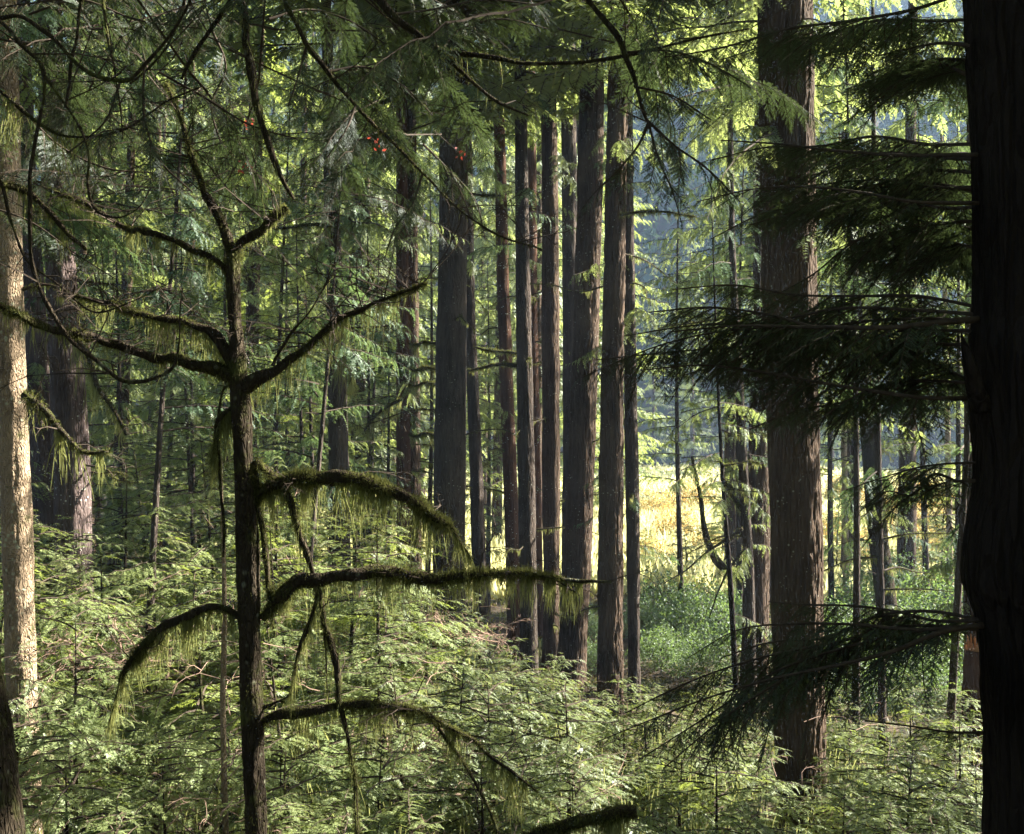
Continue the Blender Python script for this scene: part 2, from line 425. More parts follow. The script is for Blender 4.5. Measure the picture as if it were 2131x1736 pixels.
def strands(start, length, width, rng, curl=.25, segs=3, down=A([0, 0, -1.]), dir0=None):
    """hanging strands: thin ribbons -> soup"""
    n = len(start); a = start; out = []
    d = dir0 if dir0 is not None else np.tile(down, (n, 1)) + rng.normal(0, .2, (n, 3)); d = norm(d)
    side = norm(np.stack([rng.normal(0, 1, n), rng.normal(0, .5, n), np.zeros(n)], -1)) * (np.broadcast_to(width, n) / 2)[:, None]
    for k in range(segs):
        b = a + d * (length / segs)[:, None]
        w0, w1 = 1 - k / segs * .7, 1 - (k + 1) / segs * .85
        out.append(np.stack([a - side * w0, a + side * w0, b + side * w1, b - side * w1], 1))
        a = b; d = norm(d * .7 + down * .5 + rng.normal(0, curl, (n, 3)))
    return np.concatenate(out)

def moss_on(path, rng, fuzz=2500, hang=900, hmax=.12, wd=.004, t_hang=(0.02, .95), fz=.02):
    """moss sleeve + hanging fringe over a limb path (n,4)"""
    p, r = path[:, :3], path[:, 3]; T, U, B = frames(p); n = len(p)
    def pick(k, lo=0, hi=1):
        u = rng.uniform(lo, hi, k) * (n - 1); i = np.minimum(u.astype(int), n - 2); f = (u - i)[:, None]
        g = lambda X_: X_[i] * (1 - f) + X_[i + 1] * f
        return g(p), g(r[:, None]), g(T), g(U), g(B), u
    c, rr, t, uu, bb, _ = pick(fuzz)
    th = rng.uniform(0, 2 * np.pi, fuzz)[:, None]; out = np.cos(th) * uu + np.sin(th) * bb
    st = c + out * rr * .9
    pm = vn(c[:, 0] * 9, c[:, 1] * 9, c[:, 2] * 9)
    q1 = strands(st, fz * np.clip(pm * 3 - .7, .12, 1.7) * rng.uniform(.4, 1.7, fuzz), wd * 1.1, rng, .3, 2, dir0=out + t * rng.normal(0, .5, (fuzz, 1)) + A([0, 0, .15]))
    c, rr, t, uu, bb, u = pick(hang, *t_hang)
    cl = vn(u * 1.1 + 7, u * 0 + rng.uniform(0, 50), u * 0) ** 1.6
    th = rng.normal(0, .5, hang)[:, None]
    q2 = strands(c + A([0, 0, -1.]) * rr * .6 + rng.normal(0, 1, (hang, 3)) * rr * .35, hmax * np.clip(2.7 * cl ** 1.4 - .30, .06, 1.6) * rng.uniform(.3, 1.2, hang), wd, rng, .14, 4)
    return q1, q2

# ------------------------------------------------------------------ ground, meadow, hill
gx = np.concatenate([-np.geomspace(420, 12, 40), np.linspace(-11, 11, 70), np.geomspace(12, 420, 40)])
gy = np.concatenate([-np.geomspace(60, 2, 12), np.linspace(-1.5, 40, 110), np.geomspace(41, 520, 60)])
GX, GY = np.meshgrid(gx, gy)
V = np.stack([GX, GY, ground_z(GX, GY)], -1).reshape(-1, 3)
nx = len(gx); i, j = np.meshgrid(np.arange(nx - 1), np.arange(len(gy) - 1))
b0 = (j * nx + i).ravel(); Fq = np.stack([b0, b0 + 1, b0 + nx + 1, b0 + nx], -1)
a = Acc(); a.grid(V, Fq); tag(a.build("ground", ['soil']), kind='structure')

def tufts(n, xr, yr, h, wd, rng, blades=3, lean=.35):
    x = rng.uniform(*xr, n); y = rng.uniform(*yr, n) ; z = ground_z(x, y)
    c = np.repeat(np.stack([x, y, z], -1), blades, 0); k = len(c)
    c[:, :2] += rng.normal(0, wd * 1.2, (k, 2))
    hh = h * rng.uniform(.5, 1.2, k) * (.6 + .8 * vn(c[:, 0] * .12, c[:, 1] * .07, c[:, 0] * 0))
    th = rng.uniform(0, np.pi, k); sd = np.stack([np.cos(th), np.sin(th), th * 0], -1) * wd / 2
    tip = c + np.stack([rng.normal(0, lean, k), rng.normal(0, lean, k), np.ones(k)], -1) * hh[:, None]
    mid = (c + tip) / 2 + rng.normal(0, .03, (k, 3))
    return np.stack([c, mid + sd, tip, mid - sd], 1)
rg = np.random.default_rng(5)
a = Acc()
a.soup(tufts(26000, (-12, 60), (36, 75), .85, .16, rg)); a.soup(tufts(22000, (-20, 110), (75, 155), 1.1, .45, rg))
tag(a.build("meadow_grass", ['grass']), kind='stuff', label='tall yellow autumn meadow grass beyond the trunks')
a = Acc(); a.soup(tufts(12000, (-16, 16), (2, 36), .16, .05, rg, 4, .9))
tag(a.build("forest_litter", ['litter']), kind='stuff', label='low moss and litter covering the forest floor')

# ------------------------------------------------------------------ far forest on the hill
def cone_soup(rng, n=170, H=20, R=4):
    t = rng.uniform(0.05, 1, n) ** .8; th = rng.uniform(0, 2 * np.pi, n); r = R * (1 - t) * rng.uniform(.25, 1.05, n) + .2
    c = np.stack([r * np.cos(th), r * np.sin(th), H * t], -1)
    X = norm(np.stack([np.cos(th), np.sin(th), -.5 + rng.normal(0, .3, n)], -1)); Y = norm(np.stack([-np.sin(th), np.cos(th), rng.normal(0, .3, n)], -1)); Z = np.cross(X, Y)
    return place(A([[[-.5, 0, 0], [.1, .5, .1], [1, 0, -.3], [.1, -.5, .1]]]), c, X, Y, Z, 0), c, X, Y, Z
rf = np.random.default_rng(21); a = Acc(); DQ = A([[[-.5, 0, 0], [.1, .45, .15], [1, .1, -.3], [.1, -.45, .1]]])
n_far = 900
fx = rf.uniform(-150, 210, n_far); fy = 158 + 165 * rf.uniform(0, 1, n_far) ** 1.1
for x, y in zip(fx, fy):
    H = rf.uniform(18, 32); R = H * rf.uniform(.13, .19)
    _, c, X, Y, Z = cone_soup(rf, 130, H, R)
    a.soup(place(DQ, c + A([x, y, float(ground_z(x, y))]), X, Y, Z, rf.uniform(.9, 1.9, len(c))))
    if y < 260:
        bz = float(ground_z(x, y)); a.soup(sticks(A([[x, y, bz]]), A([[x, y, bz + H * .95]]), .3, .06), 1)
tag(a.build("distant_forest", ['leaf_far', 'bark_grey']), kind='stuff', label='blue hazy conifer forest covering the far hillside')

# ------------------------------------------------------------------ shared crowns
rc = np.random.default_rng(33)
def mesh_of(leaf, wood, name, lm, wm='twig', extra=None):
    a = Acc(); a.soup(leaf, 0); a.soup(wood, 1); mats = [lm, wm]
    for q, mk in (extra or []):
        mats.append(mk); a.soup(q, len(mats) - 1)
    o = a.build(name, mats); return o
def stem(H, r, name, bark, wob=.02, rng=rc, na=10, furrow=.0):
    t = np.linspace(0, 1, 26); p = np.stack([wob * H * .3 * np.sin(t * 4 + rng.uniform(0, 6)), wob * H * .3 * np.sin(t * 3 + rng.uniform(0, 6)), H * t - .3, r * (1 - .93 * t)], -1)
    p[:, :2] -= p[0, :2]
    p[0, 3] *= 1.5
    a = Acc(); tube(a, resample(p, 60), na, rough=.12, furrow=furrow); return a.build(name, [bark])

PROTO = {}
def proto(key, kind, cat, parts):
    """parts: list of objects; they become children of an Empty kept aside as source"""
    PROTO[key] = dict(kind=kind, cat=cat, parts=parts)
FIRST = set()
def spawn(key, loc, rz=0, sc=1.0, label=None, group=None, tiltx=0, tilty=0):
    d = PROTO[key]; e = empty(d['kind'], label, d['cat'], loc, group)
    e.rotation_euler = (tiltx, tilty, rz); e.scale = (sc, sc, sc)
    for p in d['parts']:
        if key in FIRST:
            c = p.copy(); COL.objects.link(c)
        else: c = p
        c.parent = e
    FIRST.add(key); return e

# young understory hemlocks
for k in range(5):
    H = [4.6, 3.8, 3.0, 5.2, 2.3][k]
    bl = lambda t, H=H: (.36 * H + .40) * (1 - t) ** .75 + .15
    l, w_ = crown(H, .25, bl, int(30 + H * 8.5), 1, rc, .70, .125, .22, .24, 0.08, .14, 5, .06)
    cr = mesh_of(l, w_, "crown", ['leaf_young', 'leaf_young', 'leaf_lime', 'leaf_young', 'leaf_young'][k])
    tr_ = stem(H, .022 + .008 * H, "trunk", 'bark_moss', .03)
    c = np.stack([rc.normal(0, .3, 40), rc.normal(0, .3, 40), rc.uniform(.2, H * .6, 40)], -1)
    a = Acc(); a.soup(twigs(rc, 22, .38, A([0, 0, H * .38]), A([.35, .35, H * .2]), 3, .0045)); nh = 420; c2 = A([0, 0, H * .36]) + rc.normal(0, 1, (nh, 3)) * A([.40, .40, H * .17]); c2 += rc.normal(0, 1, (nh, 3)) * .05
    c2 = c2[(rc.integers(0, nh // 14, nh) * 14 + rc.integers(0, 3, nh)) % nh] + rc.normal(0, .05, (nh, 3))
    a.soup(strands(c2, rc.uniform(.06, .30, nh), .010, rc, .12, 3), 1); dt = a.build("dead_twigs", ['deadwood', 'lichen'])
    parts = [tr_, cr, dt]
    proto(f'young{k}', 'young_hemlock', 'young tree', parts)
# middle-size hemlocks
for k in range(3):
    H = [11, 14, 9][k]
    bl = lambda t, H=H: (1.5 + .05 * H) * (1 - t) ** .6 + .15
    l, w_ = crown(H, [2.5, 3.5, 1.5][k], bl, [48, 56, 44][k], 1, rc, .55, .16, .20, .15, .25, .2, 3, .1, temps=SB[1] + SBH)
    proto(f'mid{k}', 'hemlock_tree', 'tree', [stem(H, .09, "trunk", 'bark_grey', .02, na=12), mesh_of(l, w_, "crown", ['leaf_sun', 'leaf_young', 'leaf_sun'][k])])
for k in range(2):
    H = [12, 10.5][k]
    l, w_ = crown(H, [5.2, 4.4][k], lambda t: 1.7 * (1 - t) ** .5 + .2, 42, 1, rc, .55, .13, .26, .12, .35, .25, 4, .12, temps=SB[1] + SBH)
    proto(f'high{k}', 'hemlock_tree', 'tree', [stem(H, .065, "trunk", 'bark_grey', .02, na=12), mesh_of(l, w_, "crown", ['leaf_blue', 'leaf_sun'][k])])
# tall background hemlocks
for k in range(5):
    H = [27, 30, 24, 28, 26][k]; z0 = [1.5, 2.5, 1.0, 8.5, 7.0][k]
    bl = lambda t: (3.4) * (1 - t) ** .55 + .3
    l, w_ = crown(H, z0, bl, 125 if k < 3 else 95, 2, rc, 1.15, .24, .22, .10, [.35, .7, .2, .6, .8][k], .25, 4, .1)
    proto(f'tall{k}', 'hemlock_tree', 'tree', [stem(H, .28, "trunk", 'bark_brown', .006, na=14), mesh_of(l, w_, "crown", ['leaf_sun', 'leaf_sun', 'leaf_young', 'leaf_sun', 'leaf_lime'][k])])
# upper crowns of the big trunks
for k in range(2):
    bl = lambda t: 4.3 * np.sin(np.pi * (.20 + .76 * t)) + .3
    l, w_ = crown(15, 0, bl, 95, 2, rc, 1.2, .22, .20, -.02, .25, .2, 4, .1)
    PROTO[f'top{k}'] = mesh_of(l, w_, "crown", 'leaf_sun')
for k in range(3):
    bl = lambda t: 2.5 * (1 - .5 * t) + .2
    l, w_ = crown(8, 0, bl, 34, 1, rc, .60, .15, .34, .05, .35, .3, 4, .1, temps=SB[1] + SBH)
    PROTO[f'top{k + 2}'] = mesh_of(l, w_, "crown", ['leaf_sun', 'leaf_young', 'leaf_lime'][k])
TOPFIRST = set()
def top_crown(k, parent, loc, rz, sc=1.0):
    o = PROTO[f'top{k}']
    if k in TOPFIRST: o = o.copy(); COL.objects.link(o)
    TOPFIRST.add(k); o.parent = parent; o.location = [float(c) for c in loc]; o.rotation_euler = (0, 0, rz); o.scale = (sc, sc, 1.0); return o
# leafy shrubs
for k in range(3):
    n = 4200; th = rc.uniform(0, 2 * np.pi, n); ph = np.arccos(rc.uniform(0, 1, n)); r = (rc.uniform(.2, 1, n) ** .45) * (.8 + .5 * vn(np.cos(th) * 2 + 9, np.sin(th) * 2 + k * 5, ph * 2))
    c = np.stack([1.2 * r * np.sin(ph) * np.cos(th), 1.2 * r * np.sin(ph) * np.sin(th), 1.5 * r * np.cos(ph) + .1], -1)
    X = norm(rc.normal(0, 1, (n, 3)) + A([0, 0, -.3])); Y = norm(np.cross(X, rc.normal(0, .5, (n, 3)) + A([0, 0, 1]))); Z = np.cross(X, Y)
    lf = place(A([[[0, 0, 0], [.45, .33, .05], [1, 0, -.1], [.45, -.33, .05]]]), c, X, Y, Z, rc.uniform(.05, .10, n))
    a = Acc(); a.soup(lf); fo = a.build("foliage", ['leaf_shrub'])
    a = Acc(); a.soup(twigs(rc, 16, 1.1, A([0, 0, .05]), A([.12, .12, .02]), 3, .012, 1.2)); st = a.build("stems", ['twig'])
    proto(f'shrub{k}', 'leafy_shrub', 'shrub', [st, fo])

# ------------------------------------------------------------------ the big trunks
def trunk_path(pts, d, H):
    q = [np.r_[P(x, y, d), wd / 2 / F * d] for x, y, wd in sorted(pts, key=lambda v: -v[1])]
    lo, nx_ = q[0], q[1]; dirv = (lo - nx_); g = float(ground_z(lo[0], lo[1])) - .15
    if lo[2] > g + .3:
        k = (lo[2] - g) / max(1e-3, -dirv[2]); k = min(k, 6)
        base = lo.copy(); base[:3] = lo[:3] + dirv[:3] * k; base[2] = g; base[3] = lo[3] * 1.35
        m = lo * .35 + base * .65; m[3] = lo[3] * 1.08
        q = [base, m] + q
    hi = q[-1]
    if hi[2] < H:
        slope = (q[-1] - q[-2]) / (q[-1][2] - q[-2][2])
        for f in (.35, .7, 1.0):
            t = hi.copy(); dz = (H - hi[2]) * f; t[:2] = hi[:2] + np.clip(slope[:2], -.03, .03) * dz; t[2] += dz; t[3] = hi[3] * (1 - .8 * f); q.append(t)
    return A(q)

def limb(parent, pts, mats=('bark_moss',), na=8, name="branch", moss=None, n=None, rough=.25, lich='lichen', seed=0, rng=None):
    """a limb mesh from world (n,4) control points + optional moss child"""
    rng = rng or np.random.default_rng(int(abs(pts[0][0]) * 1000 + seed))
    path = resample(pts, n or max(8, len(pts) * 7))
    a = Acc(); tube(a, path, na, 0, rough=rough, seed=seed)
    o = a.build(name, list(mats), parent)
    if moss:
        q1, q2 = moss_on(path, rng, **moss)
        b = Acc(); b.soup(q1, 0); b.soup(q2, 1); b.build("moss", ['moss', lich], o)
    return o, path

def big_tree(name, label, cat, pts, d, H=22, bark='bark_brown', furrow=.012, fs=14, squash=6, na=64, nz=260, top=0, dead=0, crownz=13, seed=1, group=None, deadz=(1, 9), low=None):
    q = trunk_path(pts, d, H); base = q[0, :3].copy(); base[2] += .15
    e = empty(name, label, cat, base, group)
    path = resample(q, nz)
    a = Acc(); tube(a, path, na, 0, rough=.05, furrow=furrow, fscale=fs, squash=squash, seed=seed)
    a.v = [v - base for v in a.v]
    a.build("trunk", [bark], e)
    rng = np.random.default_rng(seed)
    if top is not None:
        f = np.interp(crownz, path[:, 2], path[:, 0]), np.interp(crownz, path[:, 2], path[:, 1])
        top_crown(top, e, A([f[0], f[1], crownz]) - base, rng.uniform(0, 6), 1.5 if d < 21.2 and abs(path[0, 0]) < 6 else 1.0)
    if low is not None:
        k, zc = low; top_crown(k, e, A([np.interp(zc, path[:, 2], path[:, 0]), np.interp(zc, path[:, 2], path[:, 1]), zc]) - base, rng.uniform(0, 6)).name = "branches"
    for k in range(dead):
        z = rng.uniform(*deadz); cx, cy, r = [np.interp(z, path[:, 2], path[:, i]) for i in (0, 1, 3)]
        th = rng.uniform(0, 2 * np.pi); L = rng.uniform(.5, 1.7); th = th if rng.uniform() < .4 else rng.choice([0, np.pi]) + rng.normal(0, .5)
        dv = A([math.cos(th), math.sin(th), rng.uniform(-.15, .25)])
        pp = [np.r_[A([cx, cy, z]) + dv * r * .5, .018]]
        for m in (.3, .65, 1.):
            pp.append(np.r_[A([cx, cy, z]) + dv * (r + L * m) + A([rng.normal(0, .05), rng.normal(0, .05), -.18 * L * m * m + rng.normal(0, .05)]), .018 * (1 - .8 * m)])
        pp = A(pp); pp[:, :3] -= base
        o, pth = limb(e, pp, ('twig',), 6, "dead_branch", n=12, rng=rng)
        tw = twigs(rng, 5, .3, pth[7, :3], A([.25, .12, .05]), 2, .005)
        q1, q2 = moss_on(pth, rng, 260, 160, .10, .012, fz=.03)
        b = Acc(); b.soup(tw, 0); b.soup(q1, 1); b.soup(q2, 2); b.build("moss", ['twig', 'moss', 'lichen'], o)
    return e, path, base

CT = 'conifer tree'
T = {}
T['pale'] = big_tree("conifer_tree", "pale lichen-speckled trunk at the left edge, its right half blazing in sun", CT,
    [(14, 340, 56), (20, 700, 58), (32, 1000, 60), (45, 1400, 60), (58, 1700, 57)], 10, 20, 'bark_pale', .005, 26, 3, 72, 420, 0, 2, 12, 3, low=(3, 7.6))
T['plum'] = big_tree("conifer_tree", "stout plum-grey trunk, half black half sunlit, second in from the pale left trunk", CT,
    [(112, 300, 54), (135, 700, 66), (150, 1000, 74), (152, 1150, 76)], 16.3, 24, 'bark_plum', .016, 12, 6, 72, 300, 1, 5, 12, 4, low=(2, 8.5))
T['plum2'] = big_tree("conifer_tree", "narrower shaded plum trunk squeezed between the pale trunk and the half-sunlit stout one", CT,
    [(52, 350, 44), (72, 700, 50), (84, 950, 54), (92, 1130, 58)], 22, 24, 'bark_plum', .014, 12, 6, 56, 260, 0, 4, 13, 5)
T['fork'] = big_tree("conifer_tree", "dark trunk right behind the mossy forked tree, with a crooked limb near its top", CT,
    [(684, 200, 26), (690, 420, 32), (700, 700, 38), (703, 900, 42), (706, 1080, 44)], 19, 20, 'bark_grey', .012, 14, 6, 56, 260, 1, 7, 12, 6, low=(2, 8.6))
T['twin'] = big_tree("conifer_tree", "left stem of the twin brown trunks just left of the massive grey trunk", CT,
    [(836, 380, 24), (838, 700, 28), (840, 1000, 30), (842, 1250, 33)], 24, 24, 'bark_red', .010, 15, 9, 48, 240, None, 5, 13, 7)
T['twin2'] = big_tree("conifer_tree", "right stem of the twin brown trunks, touching its neighbour, left of the massive trunk", CT,
    [(856, 380, 24), (858, 700, 28), (861, 1000, 30), (864, 1280, 32)], 24.4, 24, 'bark_brown', .010, 15, 7, 48, 240, 1, 4, 12, 8)
T['massive'] = big_tree("conifer_tree", "massive straight grey-brown trunk left of the central cluster, spotted with lichen", CT,
    [(952, 0, 48), (945, 300, 58), (941, 600, 62), (937, 900, 66), (935, 1150, 68), (934, 1380, 72)], 21, 26, 'bark_grey', .014, 13, 6, 84, 420, 0, 5, 13, 9)
T['m2'] = big_tree("conifer_tree", "slimmer dark trunk peeking out along the right side of the massive grey trunk", CT,
    [(974, 300, 18), (980, 700, 23), (988, 900, 27), (998, 1200, 30), (1003, 1320, 32)], 26, 24, 'bark_grey', .012, 13, 6, 48, 240, None, 4, 13, 10)
T['c1'] = big_tree("conifer_tree", "reddish trunk forming the left end of the tight central trunk cluster", CT,
    [(1040, 300, 24), (1046, 550, 26), (1054, 800, 28), (1062, 1000, 30), (1070, 1250, 33), (1073, 1370, 34)], 27, 25, 'bark_red', .012, 16, 12, 48, 260, 1, 4, 13, 11)
T['c2'] = big_tree("conifer_tree", "lichen-blotched trunk standing in front of the reddish one at the cluster's left", CT,
    [(1082, 60, 24), (1086, 400, 28), (1090, 700, 33), (1096, 1000, 37), (1101, 1370, 40)], 24, 24, 'bark_grey', .010, 18, 4, 56, 300, 0, 5, 13, 12)
T['c3'] = big_tree("conifer_tree", "thin red cedar trunk with a bright white sunlit rim, mostly hidden in the cluster", CT,
    [(1104, 200, 22), (1107, 700, 26), (1112, 1000, 28), (1119, 1380, 30)], 29, 25, 'bark_red', .010, 18, 12, 48, 260, None, 2, 13, 13)
T['c4'] = big_tree("conifer_tree", "even dark brown trunk in the middle of the central cluster", CT,
    [(1142, 150, 32), (1145, 500, 36), (1146, 700, 38), (1147, 1000, 38), (1147, 1390, 42)], 25, 25, 'bark_brown', .012, 14, 7, 56, 300, 1, 4, 13, 14)
T['c5'] = big_tree("conifer_tree", "shadowed trunk half hidden behind the broad leaning trunk of the cluster", CT,
    [(1182, 60, 30), (1185, 400, 32), (1188, 800, 34), (1186, 1200, 36), (1182, 1390, 38)], 28, 26, 'bark_grey', .012, 14, 6, 48, 260, None, 2, 13, 15)
T['c6'] = big_tree("conifer_tree", "broad trunk leaning gently right as it rises, largest of the central cluster", CT,
    [(1234, 0, 46), (1230, 300, 53), (1222, 600, 55), (1212, 900, 57), (1202, 1150, 58), (1189, 1390, 63)], 23.5, 26, 'bark_brown', .014, 14, 6, 80, 420, 0, 4, 13, 16)
T['furrow'] = big_tree("conifer_tree", "deeply furrowed trunk just right of the broad leaning one, its right edge sunlit", CT,
    [(1290, 0, 42), (1283, 300, 44), (1278, 600, 46), (1273, 900, 50), (1270, 1200, 53), (1270, 1440, 57)], 20.5, 24, 'bark_brown', .026, 11, 5.5, 84, 460, 1, 3, 12, 17)
T['c8'] = big_tree("conifer_tree", "slim straight trunk touching the right side of the deeply furrowed one", CT,
    [(1304, 60, 22), (1308, 500, 24), (1312, 800, 27), (1317, 1100, 29), (1320, 1455, 31)], 21.5, 24, 'bark_grey', .009, 18, 5, 48, 260, None, 3, 12, 18)
T['slim'] = big_tree("conifer_tree", "slender pole trunk left of the brown trunk beside the huge split-lit trunk", CT,
    [(1518, 200, 11), (1527, 600, 15), (1538, 800, 18), (1548, 1000, 20), (1558, 1200, 23), (1562, 1400, 25)], 22, 20, 'bark_grey', .006, 22, 5, 36, 220, None, 6, 12, 19)
T['slim2'] = big_tree("conifer_tree", "thinnest dark sapling pole, low down just left of the slender pole trunk", CT,
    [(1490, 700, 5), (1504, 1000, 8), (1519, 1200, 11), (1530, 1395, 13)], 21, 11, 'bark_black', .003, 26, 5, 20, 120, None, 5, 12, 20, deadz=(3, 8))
T['brown'] = big_tree("conifer_tree", "warm brown trunk standing directly behind the huge split-lit trunk's left side", CT,
    [(1590, 200, 32), (1588, 500, 34), (1585, 700, 38), (1581, 900, 45), (1574, 1200, 54), (1570, 1400, 60)], 23, 25, 'bark_brown', .013, 14, 7, 64, 340, 0, 2, 12, 21)
T['huge'] = big_tree("conifer_tree", "huge furrowed red-brown trunk right of centre, its right edge blazing in sun", CT,
    [(1635, 0, 112), (1640, 400, 114), (1648, 800, 110), (1657, 1100, 108), (1660, 1350, 107), (1669, 1736, 110)], 13.5, 26, 'bark_brown', .017, 15, 6, 150, 800, 1, 0, 13, 22, low=(4, 8.7))
T['lean'] = big_tree("conifer_tree", "mossy trunk leaning left as it rises, right of the huge trunk, before the meadow", CT,
    [(1768, 350, 15), (1779, 600, 22), (1808, 900, 34), (1826, 1100, 40), (1850, 1300, 44), (1864, 1420, 48)], 25, 17, 'bark_moss', .010, 16, 5, 52, 280, None, 5, 13, 23, low=(4, 8.0))
T['pole'] = big_tree("conifer_tree", "thin black pole trunk crossing in front of the mossy leaning trunk", CT,
    [(1817, 100, 8), (1820, 500, 11), (1826, 900, 14), (1832, 1200, 15), (1836, 1480, 17)], 19, 18, 'bark_grey', .004, 24, 5, 28, 240, None, 7, 12, 24)
T['far1'] = big_tree("conifer_tree", "pale thin trunk on the meadow edge left of the mossy leaning trunk", CT,
    [(1755, 800, 10), (1758, 1000, 12), (1761, 1260, 13)], 34, 18, 'bark_pale', .006, 18, 5, 28, 160, None, 6, 13, 25)
T['far2'] = big_tree("conifer_tree", "pale thin trunk on the meadow edge near the black foreground trunk", CT,
    [(1970, 800, 11), (1974, 1000, 12), (1978, 1270, 14)], 36, 20, 'bark_pale', .006, 18, 5, 28, 160, None, 6, 13, 26)
T['edge'] = big_tree("conifer_tree", "grey-brown trunk half hidden behind the left edge of the black foreground trunk", CT,
    [(2032, 0, 36), (2032, 400, 40), (2030, 800, 44), (2030, 1100, 48), (2032, 1260, 50)], 18, 22, 'bark_brown', .012, 14, 6, 56, 260, None, 2, 12, 27)

# living boughs hanging on the big trunks
rg2 = np.random.default_rng(77); LB = []
for k in range(5):
    pth = bough_path(1.9, .32, .12, rg2, .014, .05, 12); l, w_ = bough(pth, 1, rg2, .62, .12, .12, .3, .14, hang=.4, temps=SB[1] + SBH); LB.append((l, w_))
LBO = {}
def living(key, n, z0, z1, Lk=(.6, 1.15), mat='leaf_sun'):
    e, path, base = T[key]
    for i in range(n):
        z = rg2.uniform(z0, z1); k = int(rg2.integers(0, 5))
        if (k, mat) not in LBO:
            a = Acc(); a.soup(LB[k][0], 0); a.soup(LB[k][1], 1); o = LBO[(k, mat)] = a.build("bough", [mat, 'twig'])
        else: o = LBO[(k, mat)].copy(); COL.objects.link(o)
        o.parent = e; o.location = [float(np.interp(z, path[:, 2], path[:, c]) - base[c]) for c in (0, 1)] + [float(z - base[2])]
        f = rg2.uniform(*Lk); o.scale = (f, f, f); o.rotation_euler = (rg2.normal(0, .15), rg2.uniform(-.1, .35), rg2.uniform(0, 6.28) if rg2.uniform() < .45 else -1.57 + rg2.normal(0, .9))
for key, n, z0, z1, m_ in [('fork', 12, 4, 11, 'leaf_blue'), ('twin', 9, 3.5, 11, 'leaf_sun'), ('twin2', 7, 5, 12, 'leaf_blue'), ('massive', 6, 9.5, 13, 'leaf_blue'), ('m2', 7, 6, 12, 'leaf_sun'), ('c1', 6, 9.5, 14, 'leaf_sun'), ('c2', 6, 9.5, 13, 'leaf_blue'),
                    ('c4', 5, 9.5, 13, 'leaf_sun'), ('c6', 5, 10, 14, 'leaf_blue'), ('furrow', 5, 9.5, 13, 'leaf_sun'), ('c8', 7, 6.5, 12, 'leaf_sun'), ('slim', 16, 4.5, 12, 'leaf_blue'), ('slim2', 8, 4, 9, 'leaf_sun'), ('brown', 8, 6, 12, 'leaf_sun'),
                    ('huge', 8, 7.5, 12, 'leaf_lime'), ('lean', 12, 4, 12, 'leaf_sun'), ('pole', 18, 3.5, 11, 'leaf_blue'), ('far1', 12, 5, 13, 'leaf_sun'), ('far2', 12, 5, 13, 'leaf_sun'), ('edge', 10, 3, 12, 'leaf_blue'), ('plum', 7, 6, 12, 'leaf_blue'), ('plum2', 8, 5, 12, 'leaf_sun'), ('pale', 6, 7.3, 10, 'leaf_blue')]:
    living(key, n, z0, z1, mat=m_)
for key, n, z0, z1, m_ in [('slim', 8, 2.4, 5.2, 'leaf_sun'), ('slim2', 5, 2, 5, 'leaf_sun'), ('lean', 7, 2.2, 5, 'leaf_blue'), ('far1', 8, 2, 5, 'leaf_sun'), ('far2', 8, 2, 5.5, 'leaf_sun'), ('c8', 4, 3, 5, 'leaf_blue'), ('pole', 5, 2.2, 4.5, 'leaf_sun'), ('edge', 6, 1.5, 4.5, 'leaf_sun')]:
    living(key, n, z0, z1, (.4, .8), m_)

# limbs drawn from the photograph on the middle trunks
def L3(pts, d, w0, w1):
    k = len(pts); out = []
    for i, p in enumerate(pts):
        dd = d if np.isscalar(d) else d[0] + (d[1] - d[0]) * i / (k - 1)
        if len(p) > 2 and p[2] is not None: dd = p[2]
        wd = w0 + (w1 - w0) * i / (k - 1)
        out.append(np.r_[P(p[0], p[1], dd), wd / 2 / F * dd])
    return A(out)
def mid_limb(key, pts, d, w0, w1, hmax=.25, tw=8, mossy=True, seed=0):
    e, _, base = T[key]; q = L3(pts, d, w0, w1); q[:, :3] -= base
    rng = np.random.default_rng(seed + 77)
    o, path = limb(e, q, ('bark_moss',), 8, "branch", n=24, rng=rng)
    b = Acc()
    if tw:
        idx = rng.integers(8, 23, tw)
        b.soup(np.concatenate([twigs(rng, 1, .45, path[i, :3], A([.02] * 3), 3, .006) for i in idx]), 0)
    q1, q2 = moss_on(path, rng, 700 if mossy else 50, 420 if mossy else 60, hmax, .011, fz=.045); b.soup(q1, 1); b.soup(q2, 2)
    b.build("moss", ['twig', 'moss', 'lichen'], o)
mid_limb('c2', [(1078, 762), (1040, 758), (1005, 765), (975, 772)], 24, 9, 4, .1, 0)
mid_limb('c2', [(1078, 735), (1045, 732), (1010, 728), (985, 722)], 25, 7, 3, .15, 2, seed=2)
mid_limb('furrow', [(1290, 448), (1340, 440), (1400, 443), (1450, 452)], 20, 6, 2, .12, 3, seed=3)
mid_limb('brown', [(1556, 1202), (1520, 1192), (1490, 1165), (1468, 1110), (1458, 1040), (1440, 950)], 22.6, 22, 5, .15, 10, seed=4)
mid_limb('slim', [(1552, 1075), (1530, 1040), (1512, 1005), (1500, 960)], 22, 12, 6, .1, 4, seed=5)
mid_limb('slim', [(1546, 1100), (1500, 1130), (1470, 1150), (1430, 1185), (1380, 1215)], 21.8, 7, 2, .1, 8, False, seed=6)
mid_limb('slim', [(1553, 1140), (1520, 1180), (1495, 1230), (1475, 1290)], 21.8, 6, 2, .1, 6, False, seed=7)
mid_limb('fork', [(688, 340), (712, 290), (745, 262), (790, 220), (840, 190)], 18.5, 24, 6, .15, 10, seed=8)
mid_limb('fork', [(698, 745), (722, 742), (732, 760), (728, 800)], 18.5, 10, 4, .5, 0, seed=9)
mid_limb('plum', [(150, 700), (185, 740), (200, 800), (235, 850), (262, 905)], 15, 16, 5, .45, 4, seed=10)
